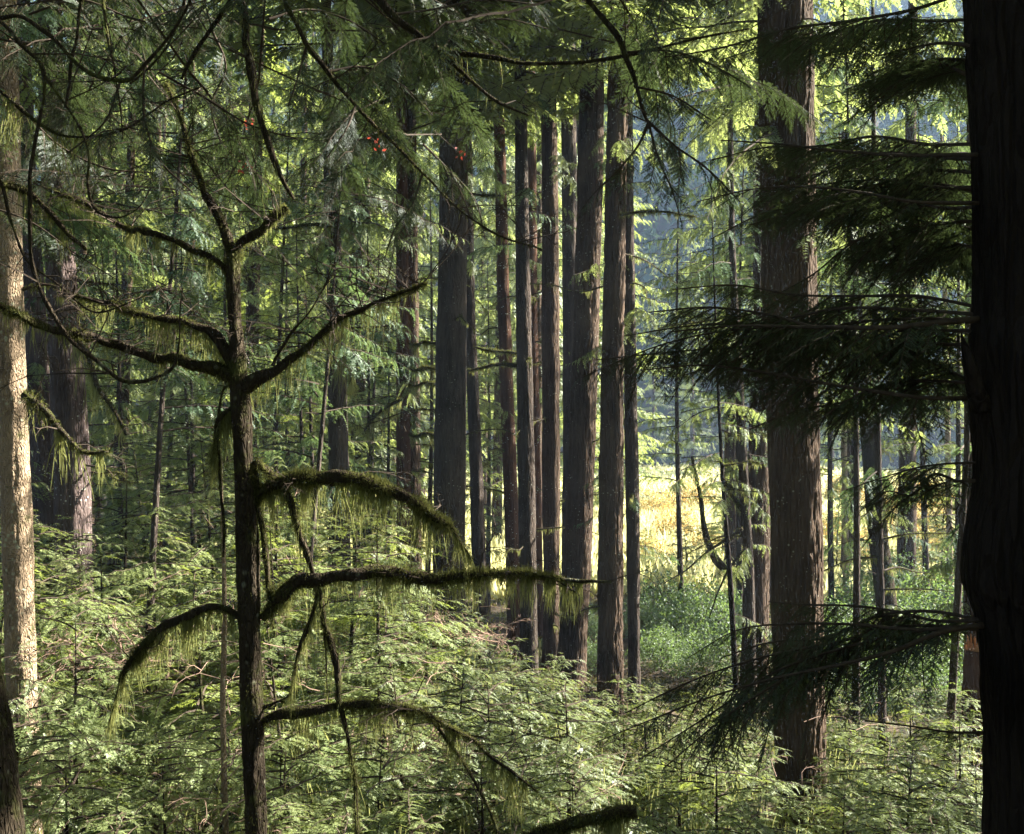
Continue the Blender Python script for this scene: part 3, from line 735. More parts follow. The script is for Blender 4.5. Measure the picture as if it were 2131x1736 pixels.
mid_limb('pale', [(48, 820), (90, 850), (130, 900), (175, 940), (225, 940)], 9.6, 18, 5, .30, 4, seed=11)
mid_limb('twin', [(838, 830), (800, 850), (770, 880), (755, 905)], 23.5, 8, 3, .4, 3, seed=12)
mid_limb('fork', [(700, 470), (640, 468), (590, 475), (540, 470)], 18.6, 8, 3, .2, 4, seed=13)
for i, yy in enumerate((715, 768, 800, 905)):
    mid_limb('massive', [(908, yy), (880, yy - 3), (868, yy + 3), (850, yy)], 21.5, 6, 3, .15, 1, seed=20 + i)
for i, (yy, x1) in enumerate(((225, 880), (262, 1030), (402, 1050))):
    mid_limb('massive', [(972, yy), (1000, yy + 4), (x1, yy + 6)], 21, 6, 3, .15, 3, seed=30 + i)

def dead_spray(key, pts, d, n, L):
    e, _, base = T[key]; q = L3(pts, d, 6, 2); q[:, :3] -= base; path = resample(q, 14); rng = np.random.default_rng(n)
    a = Acc(); tube(a, path, 6, 0, .2); a.soup(np.concatenate([twigs(rng, 1, L, path[int(i), :3], A([.03] * 3), 4, .0065, .5) for i in rng.integers(4, 14, n)]), 0); a.build("dead_branch", ['deadwood'], e)
dead_spray('massive', [(934, 1345), (900, 1340), (960, 1322), (1015, 1318)], 14, 26, .42)
dead_spray('massive', [(930, 1590), (860, 1570), (810, 1560), (775, 1548)], 10.5, 22, .34)
dead_spray('pale', [(45, 1440), (110, 1400), (180, 1390), (330, 1330)], 10, 26, .38)

# broken stump beside the black trunk
e = empty("broken_stump", "short snapped orange-brown stump beside the black foreground trunk", "stump", (0, 0, 0))
q = A([np.r_[P(2040, 1460, 16.5), .26], np.r_[P(2036, 1400, 16.5), .22], np.r_[P(2034, 1352, 16.5), .19]]); q[0, 2] = float(ground_z(q[0, 0], q[0, 1])) - .1
bs = q[0, :3].copy(); e.location = [float(c) for c in bs]; q[:, :3] -= bs
a = Acc(); tube(a, resample(q, 50), 40, 0, .08, .02, 14, 6); a.build("trunk", ['bark_red'], e)
rs = np.random.default_rng(3); th = rs.uniform(0, 6.28, 46); st = q[2, :3] + np.stack([.15 * np.cos(th), .15 * np.sin(th), th * 0 - .05], -1)
a = Acc(); a.soup(sticks(st, st + np.stack([rs.normal(0, .02, 46), rs.normal(0, .02, 46), rs.uniform(.06, .26, 46)], -1), .028, .004)); a.build("splinters", ['snapped'], e)

# ------------------------------------------------------------------ labels that say which one
MARKS = [(20, 'the pale left trunk'), (85, 'the narrow plum trunk'), (150, 'the half-sunlit stout trunk'), (515, 'the mossy forked tree'), (703, 'the crooked-limbed dark trunk'),
         (850, 'the twin brown trunks'), (938, 'the massive grey trunk'), (1090, 'the lichen-blotched trunk'), (1205, 'the broad leaning trunk'), (1272, 'the deeply furrowed trunk'),
         (1545, 'the slender pole'), (1655, 'the huge trunk'), (1830, 'the thin black pole'), (2040, 'the black foreground trunk')]
PENDING = []
def proj(p): 
    return 1065.5 + F * p[0] / p[1]
def later(e, kind, adj, p):
    x = proj(p); c = [m for m in MARKS]
    lo = [m for m in c if m[0] <= x]; hi = [m for m in c if m[0] > x]
    if not lo: slot = "left of " + hi[0][1]
    elif not hi: slot = "right of " + lo[-1][1]
    else:
        a_, b_ = lo[-1], hi[0]
        slot = ("just right of " + a_[1]) if x - a_[0] < (b_[0] - a_[0]) * .33 else ("just left of " + b_[1]) if b_[0] - x < (b_[0] - a_[0]) * .33 else ("midway between " + a_[1] + " and " + b_[1])
    PENDING.append((kind, adj, slot, float(p[1]), e))
ORD = ['nearest', 'second nearest', 'third nearest', 'fourth nearest', 'fifth nearest', 'sixth nearest', 'seventh nearest', 'eighth nearest', 'ninth nearest', 'tenth nearest', 'eleventh nearest', 'twelfth nearest']
def finish_labels():
    d = {}
    for k in PENDING: d.setdefault((k[0], k[1], k[2]), []).append(k)
    for (kind, adj, slot), L in d.items():
        L.sort(key=lambda k: k[3])
        for i, k in enumerate(L):
            o = '' if len(L) == 1 else (ORD[i] + ' ' if i < len(ORD) else 'far ')
            k[4]['label'] = ' '.join((o + adj + ' ' + kind + ' ' + slot).split()[:16])

rp = np.random.default_rng(101)
def put(key, x, d, rz=None, sc=1.0, adj='young', kind='hemlock', group=None, lean=.04, dz=0.0):
    """x: where the photograph shows its stem (2131-wide units); d: metres ahead"""
    X = (x - 1065.5) / F * d; z = float(ground_z(X, d)) + dz
    e = spawn(key, (X, d, z), rp.uniform(0, 6.28) if rz is None else rz, sc, None, group, rp.normal(0, lean), rp.normal(0, lean))
    later(e, kind, adj, (X, d, z)); return e

# understory on the slope: (x, d, top y in the photograph)
YH = [4.6, 3.8, 3.0, 5.2, 2.3]
def put_top(x, d, ytop, adj):
    X = (x - 1065.5) / F * d; g = float(ground_z(X, d)); h = P(x, ytop, d)[2] - g
    if h < .8: h = .8
    k = int(np.argmin([abs(h - v) for v in YH])); put(f'young{k}', x, d, None, h / YH[k], adj, 'young hemlock', 'young hemlocks of the understory')
US = [(-60, 13, 1080), (95, 12, 1120), (215, 13.5, 1135), (330, 15, 1075), (420, 13, 1010), (560, 16, 960), (620, 13.5, 1060), (720, 15, 1050), (800, 13, 1075), (880, 14.5, 1130), (250, 17, 960), (470, 18, 900),
      (140, 9.5, 1290), (300, 9, 1300), (430, 10, 1230), (640, 9.5, 1280), (760, 11, 1330), (860, 10, 1400), (930, 12, 1395), (1010, 10.5, 1420), (1120, 12, 1430), (1180, 11, 1425), (1250, 12.5, 1430),
      (180, 7.2, 1480), (340, 7, 1500), (470, 7.5, 1440), (620, 7, 1500), (780, 7.6, 1490), (930, 8, 1560), (1080, 8.4, 1540), (1220, 9, 1560), (1350, 9.5, 1570), (1480, 10.5, 1500), (1420, 8, 1620), (1560, 9.2, 1600),
      (240, 6.0, 1640), (560, 5.9, 1650), (700, 6.0, 1640), (880, 6.4, 1650), (1150, 6.8, 1660), (1330, 7.0, 1670), (1540, 8, 1660),
      (1770, 15, 1430), (1830, 12, 1500), (1900, 15, 1400), (1980, 13, 1420), (1750, 10.5, 1580), (1870, 10, 1540), (1960, 10.5, 1560), (1790, 9, 1650), (1930, 8.6, 1640), (1350, 15, 1480), (1460, 14, 1470), (1740, 17, 1420),
      (640, 19, 1010), (780, 18, 1100), (960, 17, 1300), (1010, 19, 1270), (560, 21, 900), (330, 21, 900), (440, 24, 820), (760, 23, 980)]
US += [(1060, 14, 1400), (1130, 16, 1440), (1000, 8, 1500), (1190, 14, 1460), (1240, 17, 1470), (1310, 13, 1500), (1360, 17, 1460), (1400, 12, 1540), (1440, 17, 1440), (1500, 15, 1450), (1560, 17, 1430), (1590, 12, 1530), (1530, 12, 1540), (1700, 12, 1600),
       (1760, 13, 1500), (1830, 17, 1440), (1900, 11, 1500), (1960, 16, 1430), (2010, 11, 1520), (1660, 9, 1690), (1850, 7.6, 1670), (1990, 7.8, 1640), (60, 9, 1330), (20, 16, 1040), (130, 17, 1030), (1010, 13, 1380), (900, 19, 1240), (850, 17, 1330)]
US = [u for u in US if not (1590 < u[0] < 1735 and u[1] < 13.4)]
US += [(130, 14.5, 1120), (175, 14, 1150), (60, 15, 1120), (690, 17, 1080), (1290, 15, 1450), (1080, 17, 1370), (1420, 19, 1400), (1500, 19, 1390), (1150, 18, 1400)]
US = [u for i, u in enumerate(US) if i % 9 != 4]
for x, d, yt in US:
    if d > 9 and x < 1450: yt -= 750 / d
    put_top(x, d, yt, 'sunlit' if x < 1300 and d > 8.5 else 'feathery')

# broadleaf shrubs along the meadow edge
for x, d, sc in [(1245, 30, 1.0), (1350, 29, 1.3), (1400, 31, 1.5), (1440, 27, 1.2), (1480, 30, 1.5), (1535, 28, 1.4), (1370, 25, 1.1), (1460, 24, 1.0), (1720, 27, 1.3), (1770, 29, 1.5), (1800, 24, 1.1), (1850, 30, 1.5),
                 (1895, 27, 1.4), (1940, 25, 1.4), (1985, 28, 1.6), (1915, 22, 1.1), (1760, 22, 1.0), (2040, 25, 1.4), (1230, 26, .9)]:
    put(f'shrub{int(rp.integers(0, 3))}', x + rp.normal(0, 12), d, None, sc * rp.uniform(.5, .85), 'bright green', 'leafy shrub', 'green shrubs at the meadow edge')

d = PROTO['shrub0']; fo = d['parts'][1].copy(); fo.data = d['parts'][1].data.copy(); fo.data.materials[0] = M['leaf_autumn']; COL.objects.link(fo); st = d['parts'][0].copy(); COL.objects.link(st)
proto('autumn', 'autumn_shrub', 'shrub', [st, fo])
for x, d_, sc in [(1345, 44, 1.0), (1410, 52, 1.2), (1475, 47, .9), (1560, 55, 1.2), (1730, 50, 1.2), (1800, 44, 1.0), (1880, 56, 1.4), (1935, 47, 1.1), (1985, 60, 1.5), (1360, 66, 1.4), (1440, 72, 1.6), (1900, 75, 1.7), (1760, 80, 1.6)]:
    put('autumn', x, d_, None, sc, 'rusty orange', 'meadow shrub', 'rusty shrubs in the meadow')
# middle hemlocks among the trunks
for x, d, k, sc in [(250, 24, 0, 1), (340, 27, 1, 1), (420, 22, 2, 1), (560, 25, 1, 1), (610, 30, 0, 1.1), (660, 22, 2, 1), (770, 28, 0, 1), (800, 24, 2, .9), (885, 30, 1, 1), (1015, 33, 0, 1), (1010, 29, 2, .9),
                    (1420, 31, 1, 1.05), (1540, 31, 1, 1.1), (1730, 30, 1, 1.05), (1790, 32, 1, 1.1), (1930, 30, 1, 1.1), (1990, 26, 1, 1), (-60, 20, 0, 1), (20, 26, 1, 1),
                    (200, 30, 1, 1.1), (480, 32, 1, 1.1), (720, 33, 1, 1.1)]:
    put(f'mid{k}', x, d, None, sc, 'middle-sized', 'hemlock', 'hemlocks between the big trunks', .02)

for x, d, k in [(1550, 23, 0), (1775, 17, 0), (590, 16, 0), (770, 24, 0), (300, 15, 0), (1960, 15, 0), (420, 19, 1), (640, 21, 1)]:
    put(f'high{k}', x, d, None, rp.uniform(.9, 1.1), 'slim high-crowned', 'hemlock', 'slim high-crowned hemlocks among the trunks', .03)
# tall background hemlocks
spots = []
def far_spots(n, xr, dr, keys, adj, gap):
    c = 0; tries = 0
    while c < n and tries < 4000:
        tries += 1; x = rp.uniform(*xr); d = rp.uniform(*dr); X = (x - 1065.5) / F * d
        if any((X - a_) ** 2 + (d - b_) ** 2 < gap ** 2 for a_, b_ in spots): continue
        spots.append((X, d)); c += 1
        put(f'tall{rp.choice(keys)}', x, d, None, rp.uniform(.9, 1.15) * max(1, (d * .42 + 4) / 28 if d < 110 else 1), adj, 'background hemlock', 'tall hemlocks behind the trunks', .012)
far_spots(11, (-250, 760), (33, 42), [0, 1, 2, 1], 'tall drooping', 3.6)
far_spots(20, (100, 1240), (42, 62), [0, 1, 4, 4], 'tall backlit', 3.4)
far_spots(7, (1500, 2250), (33, 41), [3, 4], 'tall yellow-green', 4.6)
far_spots(26, (-200, 1300), (62, 100), [0, 1, 2], 'tall shaded', 4.5)
far_spots(12, (1250, 2300), (125, 155), [0, 1, 2], 'tall distant', 6)

for x, d, k, sc in [(1340, 40, 4, 1.0), (1430, 38, 2, .9), (1500, 43, 1, 1.0), (1740, 42, 1, 1.0), (1890, 40, 2, 1.0), (1960, 38, 1, 1.0), (2000, 44, 3, 1.0)]:
    put(f'young{k}', x, d, None, sc, 'small meadow-edge', 'hemlock', 'small hemlocks at the meadow edge')
# hemlocks standing to the right of the picture, which keep the foreground in shade
for i, (X, Y, sc) in enumerate([(7.6, 6.6, .75), (9.8, 7.0, .72), (10.8, 12.4, .62), (14.6, 13.4, .75), (8.6, 10.8, .52), (9.0, 3.6, .75), (12.5, 5.8, .85), (13.5, 8.8, .9), (6.2, 3.4, .6), (5.6, 1.2, .55)]):
    e = spawn('tall' + str(i % 3), (X, Y, float(ground_z(X, Y)) - .1), i * 1.3, sc, None, 'dense hemlocks to the right of the view', 0, 0)
    e['label'] = ['', 'second ', 'third ', 'fourth ', 'fifth ', 'sixth ', 'seventh ', 'eighth ', 'ninth ', 'tenth '][i] + 'nearest dense hemlock right of the black foreground trunk, outside the picture'

for i, (X, Y, sc) in enumerate([(-3, -4, .8), (3.5, -5, .85), (-8, -2, .9), (9, -2.5, .85), (0, -9, 1), (-7, -8, 1), (7.5, -8.5, 1), (-9.5, 3.5, .8), (-13, 8, .95), (-14, -3, 1), (14, -6, 1), (-12.5, 14, 1), (-3.5, -14, 1.1), (5, -15, 1.1),
        (-1.8, -2.6, .62), (2.2, -2.4, .6), (-5, -.8, .7), (5.5, -3, .7), (-8, 6.8, .8), (-11, 11, .9), (-16, 18, 1), (-6.5, 1.5, .7), (0, -5.5, .9), (-5, -5, .85)]):  # unseen trees added behind and to the left, cutting sky light on the foreground
    e = spawn('tall' + str(i % 3), (X, Y, float(ground_z(X, Y)) - .1), i * 1.7, sc, None, 'hemlocks added around the viewpoint, out of view', 0, 0)
    e['label'] = 'dense hemlock added round the viewpoint, outside the picture, ' + ['first', 'second', 'third', 'fourth', 'fifth', 'sixth', 'seventh', 'eighth', 'ninth', 'tenth', 'eleventh', 'twelfth'][i % 12] + (' of the outer ones' if i < 12 else ' of the inner ones')

# ------------------------------------------------------------------ the mossy forked tree
e = empty("mossy_tree", "slender dark mossy tree in the foreground left, forked, with arching fringed limbs", "mossy tree", (0, 0, 0))
D4 = 5.0
def wp(pts):  # (x, y, width[, depth])
    return A([np.r_[P(p[0], p[1], p[3] if len(p) > 3 else D4), p[2] / 2 / F * (p[3] if len(p) > 3 else D4)] for p in pts])
q = wp([(532, 1736, 44), (526, 1500, 46), (520, 1300, 48), (514, 1100, 46), (507, 950, 42), (500, 840, 42), (496, 760, 38), (490, 680, 30), (485, 600, 30), (484, 530, 30)])
gb = float(ground_z(q[0, 0], q[0, 1])); b0_ = q[0].copy(); b0_[2] = gb - .1; b0_[3] *= 1.3
q = np.vstack([b0_, q]); base = q[0, :3].copy(); base[2] = gb
e.location = [float(c) for c in base]
def rel(q_): q_ = q_.copy(); q_[:, :3] -= base; return q_
path = resample(rel(q), 300)
a = Acc(); tube(a, path, 40, 0, .16, .0035, 40, 4, 3); tr4 = a.build("trunk", ['bark_moss'], e)
rm = np.random.default_rng(8)
q1, q2 = moss_on(path, rm, 9000, 900, .07, .0028, fz=.010)
a = Acc(); a.soup(q1, 0); a.soup(q2, 0); a.build("moss", ['moss'], tr4)
def mlimb(pts, hang=1500, hmax=.11, fuzz=3200, seed=0, tw=0, twl=.2, thang=(.03, .95), fz=.014, par=None, bs_=base, d=None):
    qq = wp([(p[0], p[1], p[2], (p[3] if len(p) > 3 else (d or D4))) for p in pts]); qq = qq.copy(); qq[:, :3] -= bs_; qq[:, 3] *= .84
    rng = np.random.default_rng(seed + 500)
    pth = resample(qq, len(pts) * 10); kk = pth[:, :3] * 11 + seed
    wob = np.stack([vn(kk[:, 0], kk[:, 1], kk[:, 2]), vn(kk[:, 1] + 5, kk[:, 2], kk[:, 0]), vn(kk[:, 2] + 9, kk[:, 0], kk[:, 1])], -1) - .5
    env = np.sin(np.linspace(0, np.pi, len(pth))) ** .4; pth[:, :3] += wob * env[:, None] * np.clip(pth[:, 3:4] * 1.7, .006, .03)
    pth[:, 3] *= .82 + .5 * vn(kk[:, 0] * 1.7, kk[:, 1] * 1.7, kk[:, 2] * 1.7); a = Acc(); tube(a, pth, 12, 0, .35, seed=seed); o = a.build("branch", ['bark_moss'], par or e)
    b = Acc()
    if fuzz:
        q1, q2 = moss_on(pth, rng, fuzz, max(hang, 4), hmax, .0032, thang, fz); b.soup(q1, 0); b.soup(q2, 1); b.build("moss", ['moss', 'lichen'], o)
    if tw:
        idx = rng.integers(len(pth) // 3, len(pth), tw); c = Acc()
        c.soup(np.concatenate([twigs(rng, 1, twl, pth[i, :3], A([.004] * 3), 4, .0035, .35) for i in idx])); c.build("twigs", ['twig'], o)
    return o, pth
mlimb([(496, 790, 34), (450, 768, 28), (400, 755, 24), (300, 735, 22), (200, 703, 21, 4.9), (120, 690, 18, 4.8), (50, 660, 17, 4.7), (-40, 620, 15, 4.6)], 900, .08, 4500, 1, 14, .3)
mlimb([(490, 765, 26), (470, 730, 24), (440, 690, 22), (390, 670, 20), (300, 655, 15), (220, 630, 10, 5.2), (150, 615, 6, 5.3)], 1200, .13, 3200, 2, 14, .3)
mlimb([(483, 572, 18), (450, 540, 15), (400, 518, 14), (330, 490, 13), (255, 470, 12, 5.3), (190, 430, 11, 5.4), (100, 395, 10, 5.5)], 900, .09, 2600, 3, 12, .3)
mlimb([(484, 545, 26), (472, 495, 24), (450, 450, 21), (425, 400, 17), (405, 340, 14), (392, 300, 12), (368, 230, 8), (345, 170, 5)], 250, .05, 2400, 4, 20, .4)
mlimb([(486, 540, 26), (505, 505, 22), (545, 478, 19), (580, 450, 18), (598, 432, 15)], 250, .05, 1600, 5, 8, .3)
mlimb([(506, 815, 34), (530, 795, 32), (570, 775, 24), (620, 740, 18), (660, 700, 15), (700, 668, 12), (750, 645, 9), (830, 612, 5), (890, 590, 3)], 900, .12, 3000, 6, 30, .36)
mlimb([(568, 762, 8), (600, 700, 6), (640, 655, 4), (668, 610, 3), (700, 560, 2)], 60, .04, 200, 7, 8, .2)
mlimb([(532, 1040, 16), (552, 1018, 24), (600, 1000, 26), (660, 994, 28), (730, 1000, 28), (800, 1018, 26), (860, 1045, 24), (905, 1078, 20), (942, 1100, 12)], 2400, .16, 6000, 8, 5, fz=.020)
mlimb([(942, 1098, 8), (960, 1130, 4), (985, 1165, 2)], 300, .12, 200, 9)
mlimb([(545, 1290, 18), (575, 1248, 26), (620, 1215, 28), (680, 1197, 29), (760, 1192, 27), (850, 1197, 24), (950, 1203, 18), (1020, 1196, 13), (1080, 1193, 12), (1130, 1198, 8), (1200, 1208, 7), (1272, 1211, 4)], 2600, .13, 6500, 10, 9, fz=.019)
mlimb([(1150, 1202, 4), (1185, 1225, 3), (1205, 1240, 2)], 60, .05, 100, 11, 4, .12)
mlimb([(500, 1285, 14), (475, 1270, 18), (440, 1264, 22), (390, 1282, 22), (340, 1308, 20), (300, 1340, 16), (272, 1372, 12), (254, 1410, 9), (246, 1438, 6)], 2200, .14, 4200, 12, 2, fz=.017)
mlimb([(246, 1436, 5), (236, 1475, 4), (228, 1500, 3)], 300, .12, 200, 13)
mlimb([(540, 1505, 16), (570, 1492, 22), (620, 1480, 22), (720, 1470, 19), (800, 1470, 17), (860, 1478, 14), (910, 1498, 12), (960, 1525, 9), (1010, 1565, 8), (1065, 1605, 7), (1120, 1650, 5)], 1800, .12, 4600, 14, 12, .22, fz=.017)
mlimb([(898, 1492, 8), (930, 1540, 8), (965, 1590, 8), (1000, 1650, 8), (1028, 1715, 8), (1040, 1760, 7)], 80, .05, 900, 15, 4)
mlimb([(530, 960, 14), (560, 985, 18), (595, 1025, 17), (615, 1080, 16), (632, 1130, 15), (650, 1190, 13), (665, 1245, 12), (680, 1310, 15), (697, 1380, 16), (705, 1450, 14), (722, 1530, 10), (737, 1620, 9), (745, 1750, 8)], 500, .10, 4200, 16, 8)
mlimb([(528, 965, 12), (536, 1040, 12), (545, 1110, 14), (555, 1180, 14), (560, 1240, 9), (568, 1310, 4)], 500, .10, 2600, 17)
mlimb([(660, 1232, 7), (645, 1290, 9), (625, 1350, 9), (612, 1400, 7), (598, 1450, 4), (575, 1460, 3)], 500, .12, 1200, 18)
mlimb([(668, 1240, 4), (676, 1320, 4), (680, 1400, 3), (684, 1480, 2)], 120, .08, 400, 19)
mlimb([(500, 830, 12), (478, 850, 12), (458, 880, 10), (448, 930, 6), (440, 960, 3)], 900, .20, 900, 20)
mlimb([(497, 800, 6), (470, 805, 6), (456, 850, 6), (455, 930, 7), (458, 1010, 6), (466, 1090, 7), (464, 1160, 6)], 60, .05, 900, 21)
mlimb([(512, 1468, 6), (500, 1462, 5), (491, 1465, 3)], 6, .02, 60, 22)
mlimb([(535, 1470, 10), (560, 1466, 9), (580, 1458, 6), (592, 1462, 4)], 6, .03, 160, 23)
# cut mossy limb at the bottom edge
mlimb([(1060, 1775, 20, 4.6), (1100, 1745, 22, 4.6), (1160, 1722, 24, 4.6), (1230, 1705, 24, 4.6), (1290, 1692, 24, 4.6), (1325, 1690, 22, 4.6)], 1600, .12, 3600, 24, 0, fz=.018)

# mottled sapling stem behind the mossy tree
e2 = empty("sapling_stem", "thin mottled light-and-dark sapling stem just left of the mossy forked tree", "sapling", (0, 0, 0))
qq = A([np.r_[P(x, y, 7.0), wd / 2 / F * 7.0] for x, y, wd in [(470, 1760, 13), (466, 1600, 13), (464, 1450, 12), (467, 1300, 11), (466, 1180, 9), (462, 1050, 7), (460, 950, 5)]])
q0 = qq[0].copy(); q0[2] = float(ground_z(q0[0], q0[1])) - .05; qq = np.vstack([q0, qq]); bb2 = q0[:3].copy(); e2.location = [float(c) for c in bb2]; qq[:, :3] -= bb2
a = Acc(); pt = resample(qq, 120); tube(a, pt, 16, 0, .2, .002, 30, 3); t2 = a.build("trunk", ['bark_pale'], e2)
q1, q2 = moss_on(pt, rm, 900, 300, .10, .004, fz=.012); a = Acc(); a.soup(q1, 0); a.soup(q2, 1); a.soup(twigs(rm, 26, .35, A([0, 0, 1.2]), A([.03, .03, .7]), 3, .004), 2); a.build("moss", ['moss', 'lichen', 'deadwood'], t2)

# ------------------------------------------------------------------ the black foreground trunk and its boughs
D22 = 3.2
e = empty("hemlock_tree", "black shaded foreground trunk filling the right edge, with dark feathery boughs reaching left", "tree", (0, 0, 0))
def tp(edge, y, r=.27):
    p = P(edge, y, D22); return A([p[0] + r, p[1], p[2], r])
q = A([tp(2062, 1760, .29), tp(2058, 1500, .28), tp(2048, 1290, .275), tp(2036, 1240, .285), tp(2018, 1190, .30), tp(2022, 1130, .29), tp(2038, 1040, .275), tp(2036, 900, .275), tp(2030, 800, .28), tp(2038, 600, .27), tp(2036, 400, .265), tp(2028, 200, .26), tp(2018, 60, .26), tp(2015, -60, .255)])
lo = q[0].copy(); lo[2] = float(ground_z(lo[0], lo[1])) - .1; lo[3] *= 1.2
hi = q[-1].copy(); h1 = hi.copy(); h1[2] = 12; h1[3] = .19; h2 = hi.copy(); h2[2] = 20; h2[3] = .04
q = np.vstack([lo, q, h1, h2]); base = lo[:3].copy(); base[2] += .1; e.location = [float(c) for c in base]; q[:, :3] -= base
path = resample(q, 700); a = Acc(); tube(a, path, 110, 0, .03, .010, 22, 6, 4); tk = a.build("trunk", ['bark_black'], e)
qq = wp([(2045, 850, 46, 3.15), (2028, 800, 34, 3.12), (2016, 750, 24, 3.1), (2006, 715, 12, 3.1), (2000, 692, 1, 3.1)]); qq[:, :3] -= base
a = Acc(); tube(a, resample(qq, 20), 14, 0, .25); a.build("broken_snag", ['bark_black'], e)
top_crown(0, e, (0, 0, 6.8), 2.0, 1.3)

rb = np.random.default_rng(64)
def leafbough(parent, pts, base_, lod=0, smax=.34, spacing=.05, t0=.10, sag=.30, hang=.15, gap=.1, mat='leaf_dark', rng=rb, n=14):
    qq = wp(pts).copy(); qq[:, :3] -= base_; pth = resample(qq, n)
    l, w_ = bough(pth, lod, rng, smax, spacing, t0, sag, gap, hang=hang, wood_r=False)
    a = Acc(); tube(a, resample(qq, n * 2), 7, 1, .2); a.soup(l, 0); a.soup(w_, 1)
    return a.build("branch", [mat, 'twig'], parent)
B22 = [
 ([(2036, 322, 9, 3.2), (1900, 324, 8, 3.3), (1750, 315, 6, 3.5), (1620, 300, 4, 3.7), (1500, 292, 3, 3.8)], .22, .10),
 ([(2036, 423, 9, 3.2), (1900, 420, 7, 3.2), (1800, 402, 6, 3.3), (1700, 390, 4, 3.4), (1560, 395, 3, 3.6), (1450, 420, 2, 3.7)], .30, .2),
 ([(2040, 400, 8, 3.3), (1930, 380, 6, 3.6), (1820, 375, 5, 3.9), (1700, 385, 4, 4.2), (1580, 400, 3, 4.4)], .34, .3),
 ([(2036, 664, 16, 3.2), (1950, 672, 13, 3.2), (1850, 682, 11, 3.2), (1750, 682, 9, 3.3), (1640, 680, 7, 3.4), (1540, 678, 5, 3.5), (1400, 690, 3, 3.6)], .34, .2),
 ([(1700, 683, 6, 3.35), (1600, 655, 5, 3.6), (1480, 640, 4, 3.8), (1350, 650, 3, 4.0)], .36, .2),
 ([(1640, 680, 6, 3.4), (1500, 690, 4, 3.6), (1370, 720, 3, 3.8), (1200, 790, 2, 3.9)], .34, .35),
 ([(2036, 829, 10, 3.2), (1940, 829, 9, 3.2), (1820, 815, 8, 3.3), (1700, 795, 6, 3.4), (1570, 772, 5, 3.5), (1460, 760, 4, 3.6), (1340, 770, 2, 3.7)], .30, .3),
 ([(2046, 962, 5, 3.25), (1940, 968, 4, 3.4), (1850, 990, 3, 3.6), (1760, 1020, 2, 3.8)], .26, .25),
 ([(2050, 1300, 14, 3.2), (1960, 1315, 11, 3.2), (1860, 1355, 9, 3.2), (1740, 1385, 7, 3.3), (1620, 1410, 6, 3.4), (1480, 1450, 4, 3.5), (1350, 1500, 3, 3.6), (1240, 1545, 2, 3.7)], .34, .35),
 ([(2000, 1308, 10, 3.2), (1900, 1310, 8, 3.3), (1780, 1300, 6, 3.4), (1660, 1298, 5, 3.5), (1540, 1310, 3, 3.6), (1430, 1370, 2, 3.7)], .22, .2),
 ([(1640, 1408, 6, 3.4), (1540, 1470, 4, 3.4), (1450, 1540, 3, 3.5), (1380, 1600, 2, 3.5)], .30, .5),
 ([(2062, 1524, 6, 3.25), (1980, 1524, 5, 3.3), (1900, 1512, 4, 3.4), (1800, 1500, 3, 3.5)], .12, .1),
 ([(2034, 800, 8, 3.3), (1950, 760, 6, 3.7), (1850, 720, 5, 4.1), (1740, 700, 3, 4.5)], .34, .2),
 ([(2040, 480, 8, 3.3), (1960, 470, 6, 3.7), (1880, 480, 5, 4.0), (1780, 500, 3, 4.3), (1720, 530, 2, 4.4)], .34, .3),
 ([(2022, 95, 10, 3.2), (1970, 90, 7, 3.3), (1900, 100, 5, 3.5), (1820, 118, 3, 3.8)], .22, .2),
 ([(2024, 160, 9, 3.3), (1960, 135, 7, 3.5), (1880, 130, 5, 3.8), (1800, 160, 3, 4.1)], .26, .2),
 ([(2020, -20, 9, 3.2), (1900, 20, 7, 3.4), (1760, 45, 6, 3.6), (1640, 60, 5, 3.8), (1500, 100, 4, 4.0), (1380, 120, 2, 4.2)], .28, .3),
]
rx = np.random.default_rng(909)
for i, (y0, y1, x1, dd) in enumerate([(330, 380, 1640, 4.2), (390, 470, 1560, 4.6), (430, 440, 1700, 3.8), (520, 560, 1800, 4.6), (300, 330, 1480, 4.8), (360, 500, 1480, 5.0), (655, 700, 1300, 4.4), (670, 780, 1420, 4.2), (690, 850, 1620, 4.0), (640, 600, 1400, 4.8),
                                (800, 900, 1560, 4.6), (1290, 1380, 1500, 4.2), (1310, 1480, 1300, 4.4), (1300, 1580, 1330, 4.0), (1290, 1260, 1600, 4.0), (130, 190, 1760, 4.6), (40, 130, 1500, 4.8), (1000, 1060, 1800, 4.0), (460, 620, 1600, 4.4), (720, 760, 1240, 4.6)]):
    xs = np.linspace(2040, x1, 6); t_ = (2040 - xs) / (2040 - x1)
    B22.append(([(xs[k], y0 + (y1 - y0) * t_[k] ** 1.6 + rx.normal(0, 9) * (k > 0) - 18 * math.sin(t_[k] * 3), 8 - 1.1 * k, 3.25 + (dd - 3.25) * t_[k]) for k in range(6)], rx.uniform(.28, .38), rx.uniform(.25, .5)))
for pts, sm, hg in B22: leafbough(e, pts, base, smax=sm * 1.12, hang=hg * 1.2, spacing=.045, gap=.20)

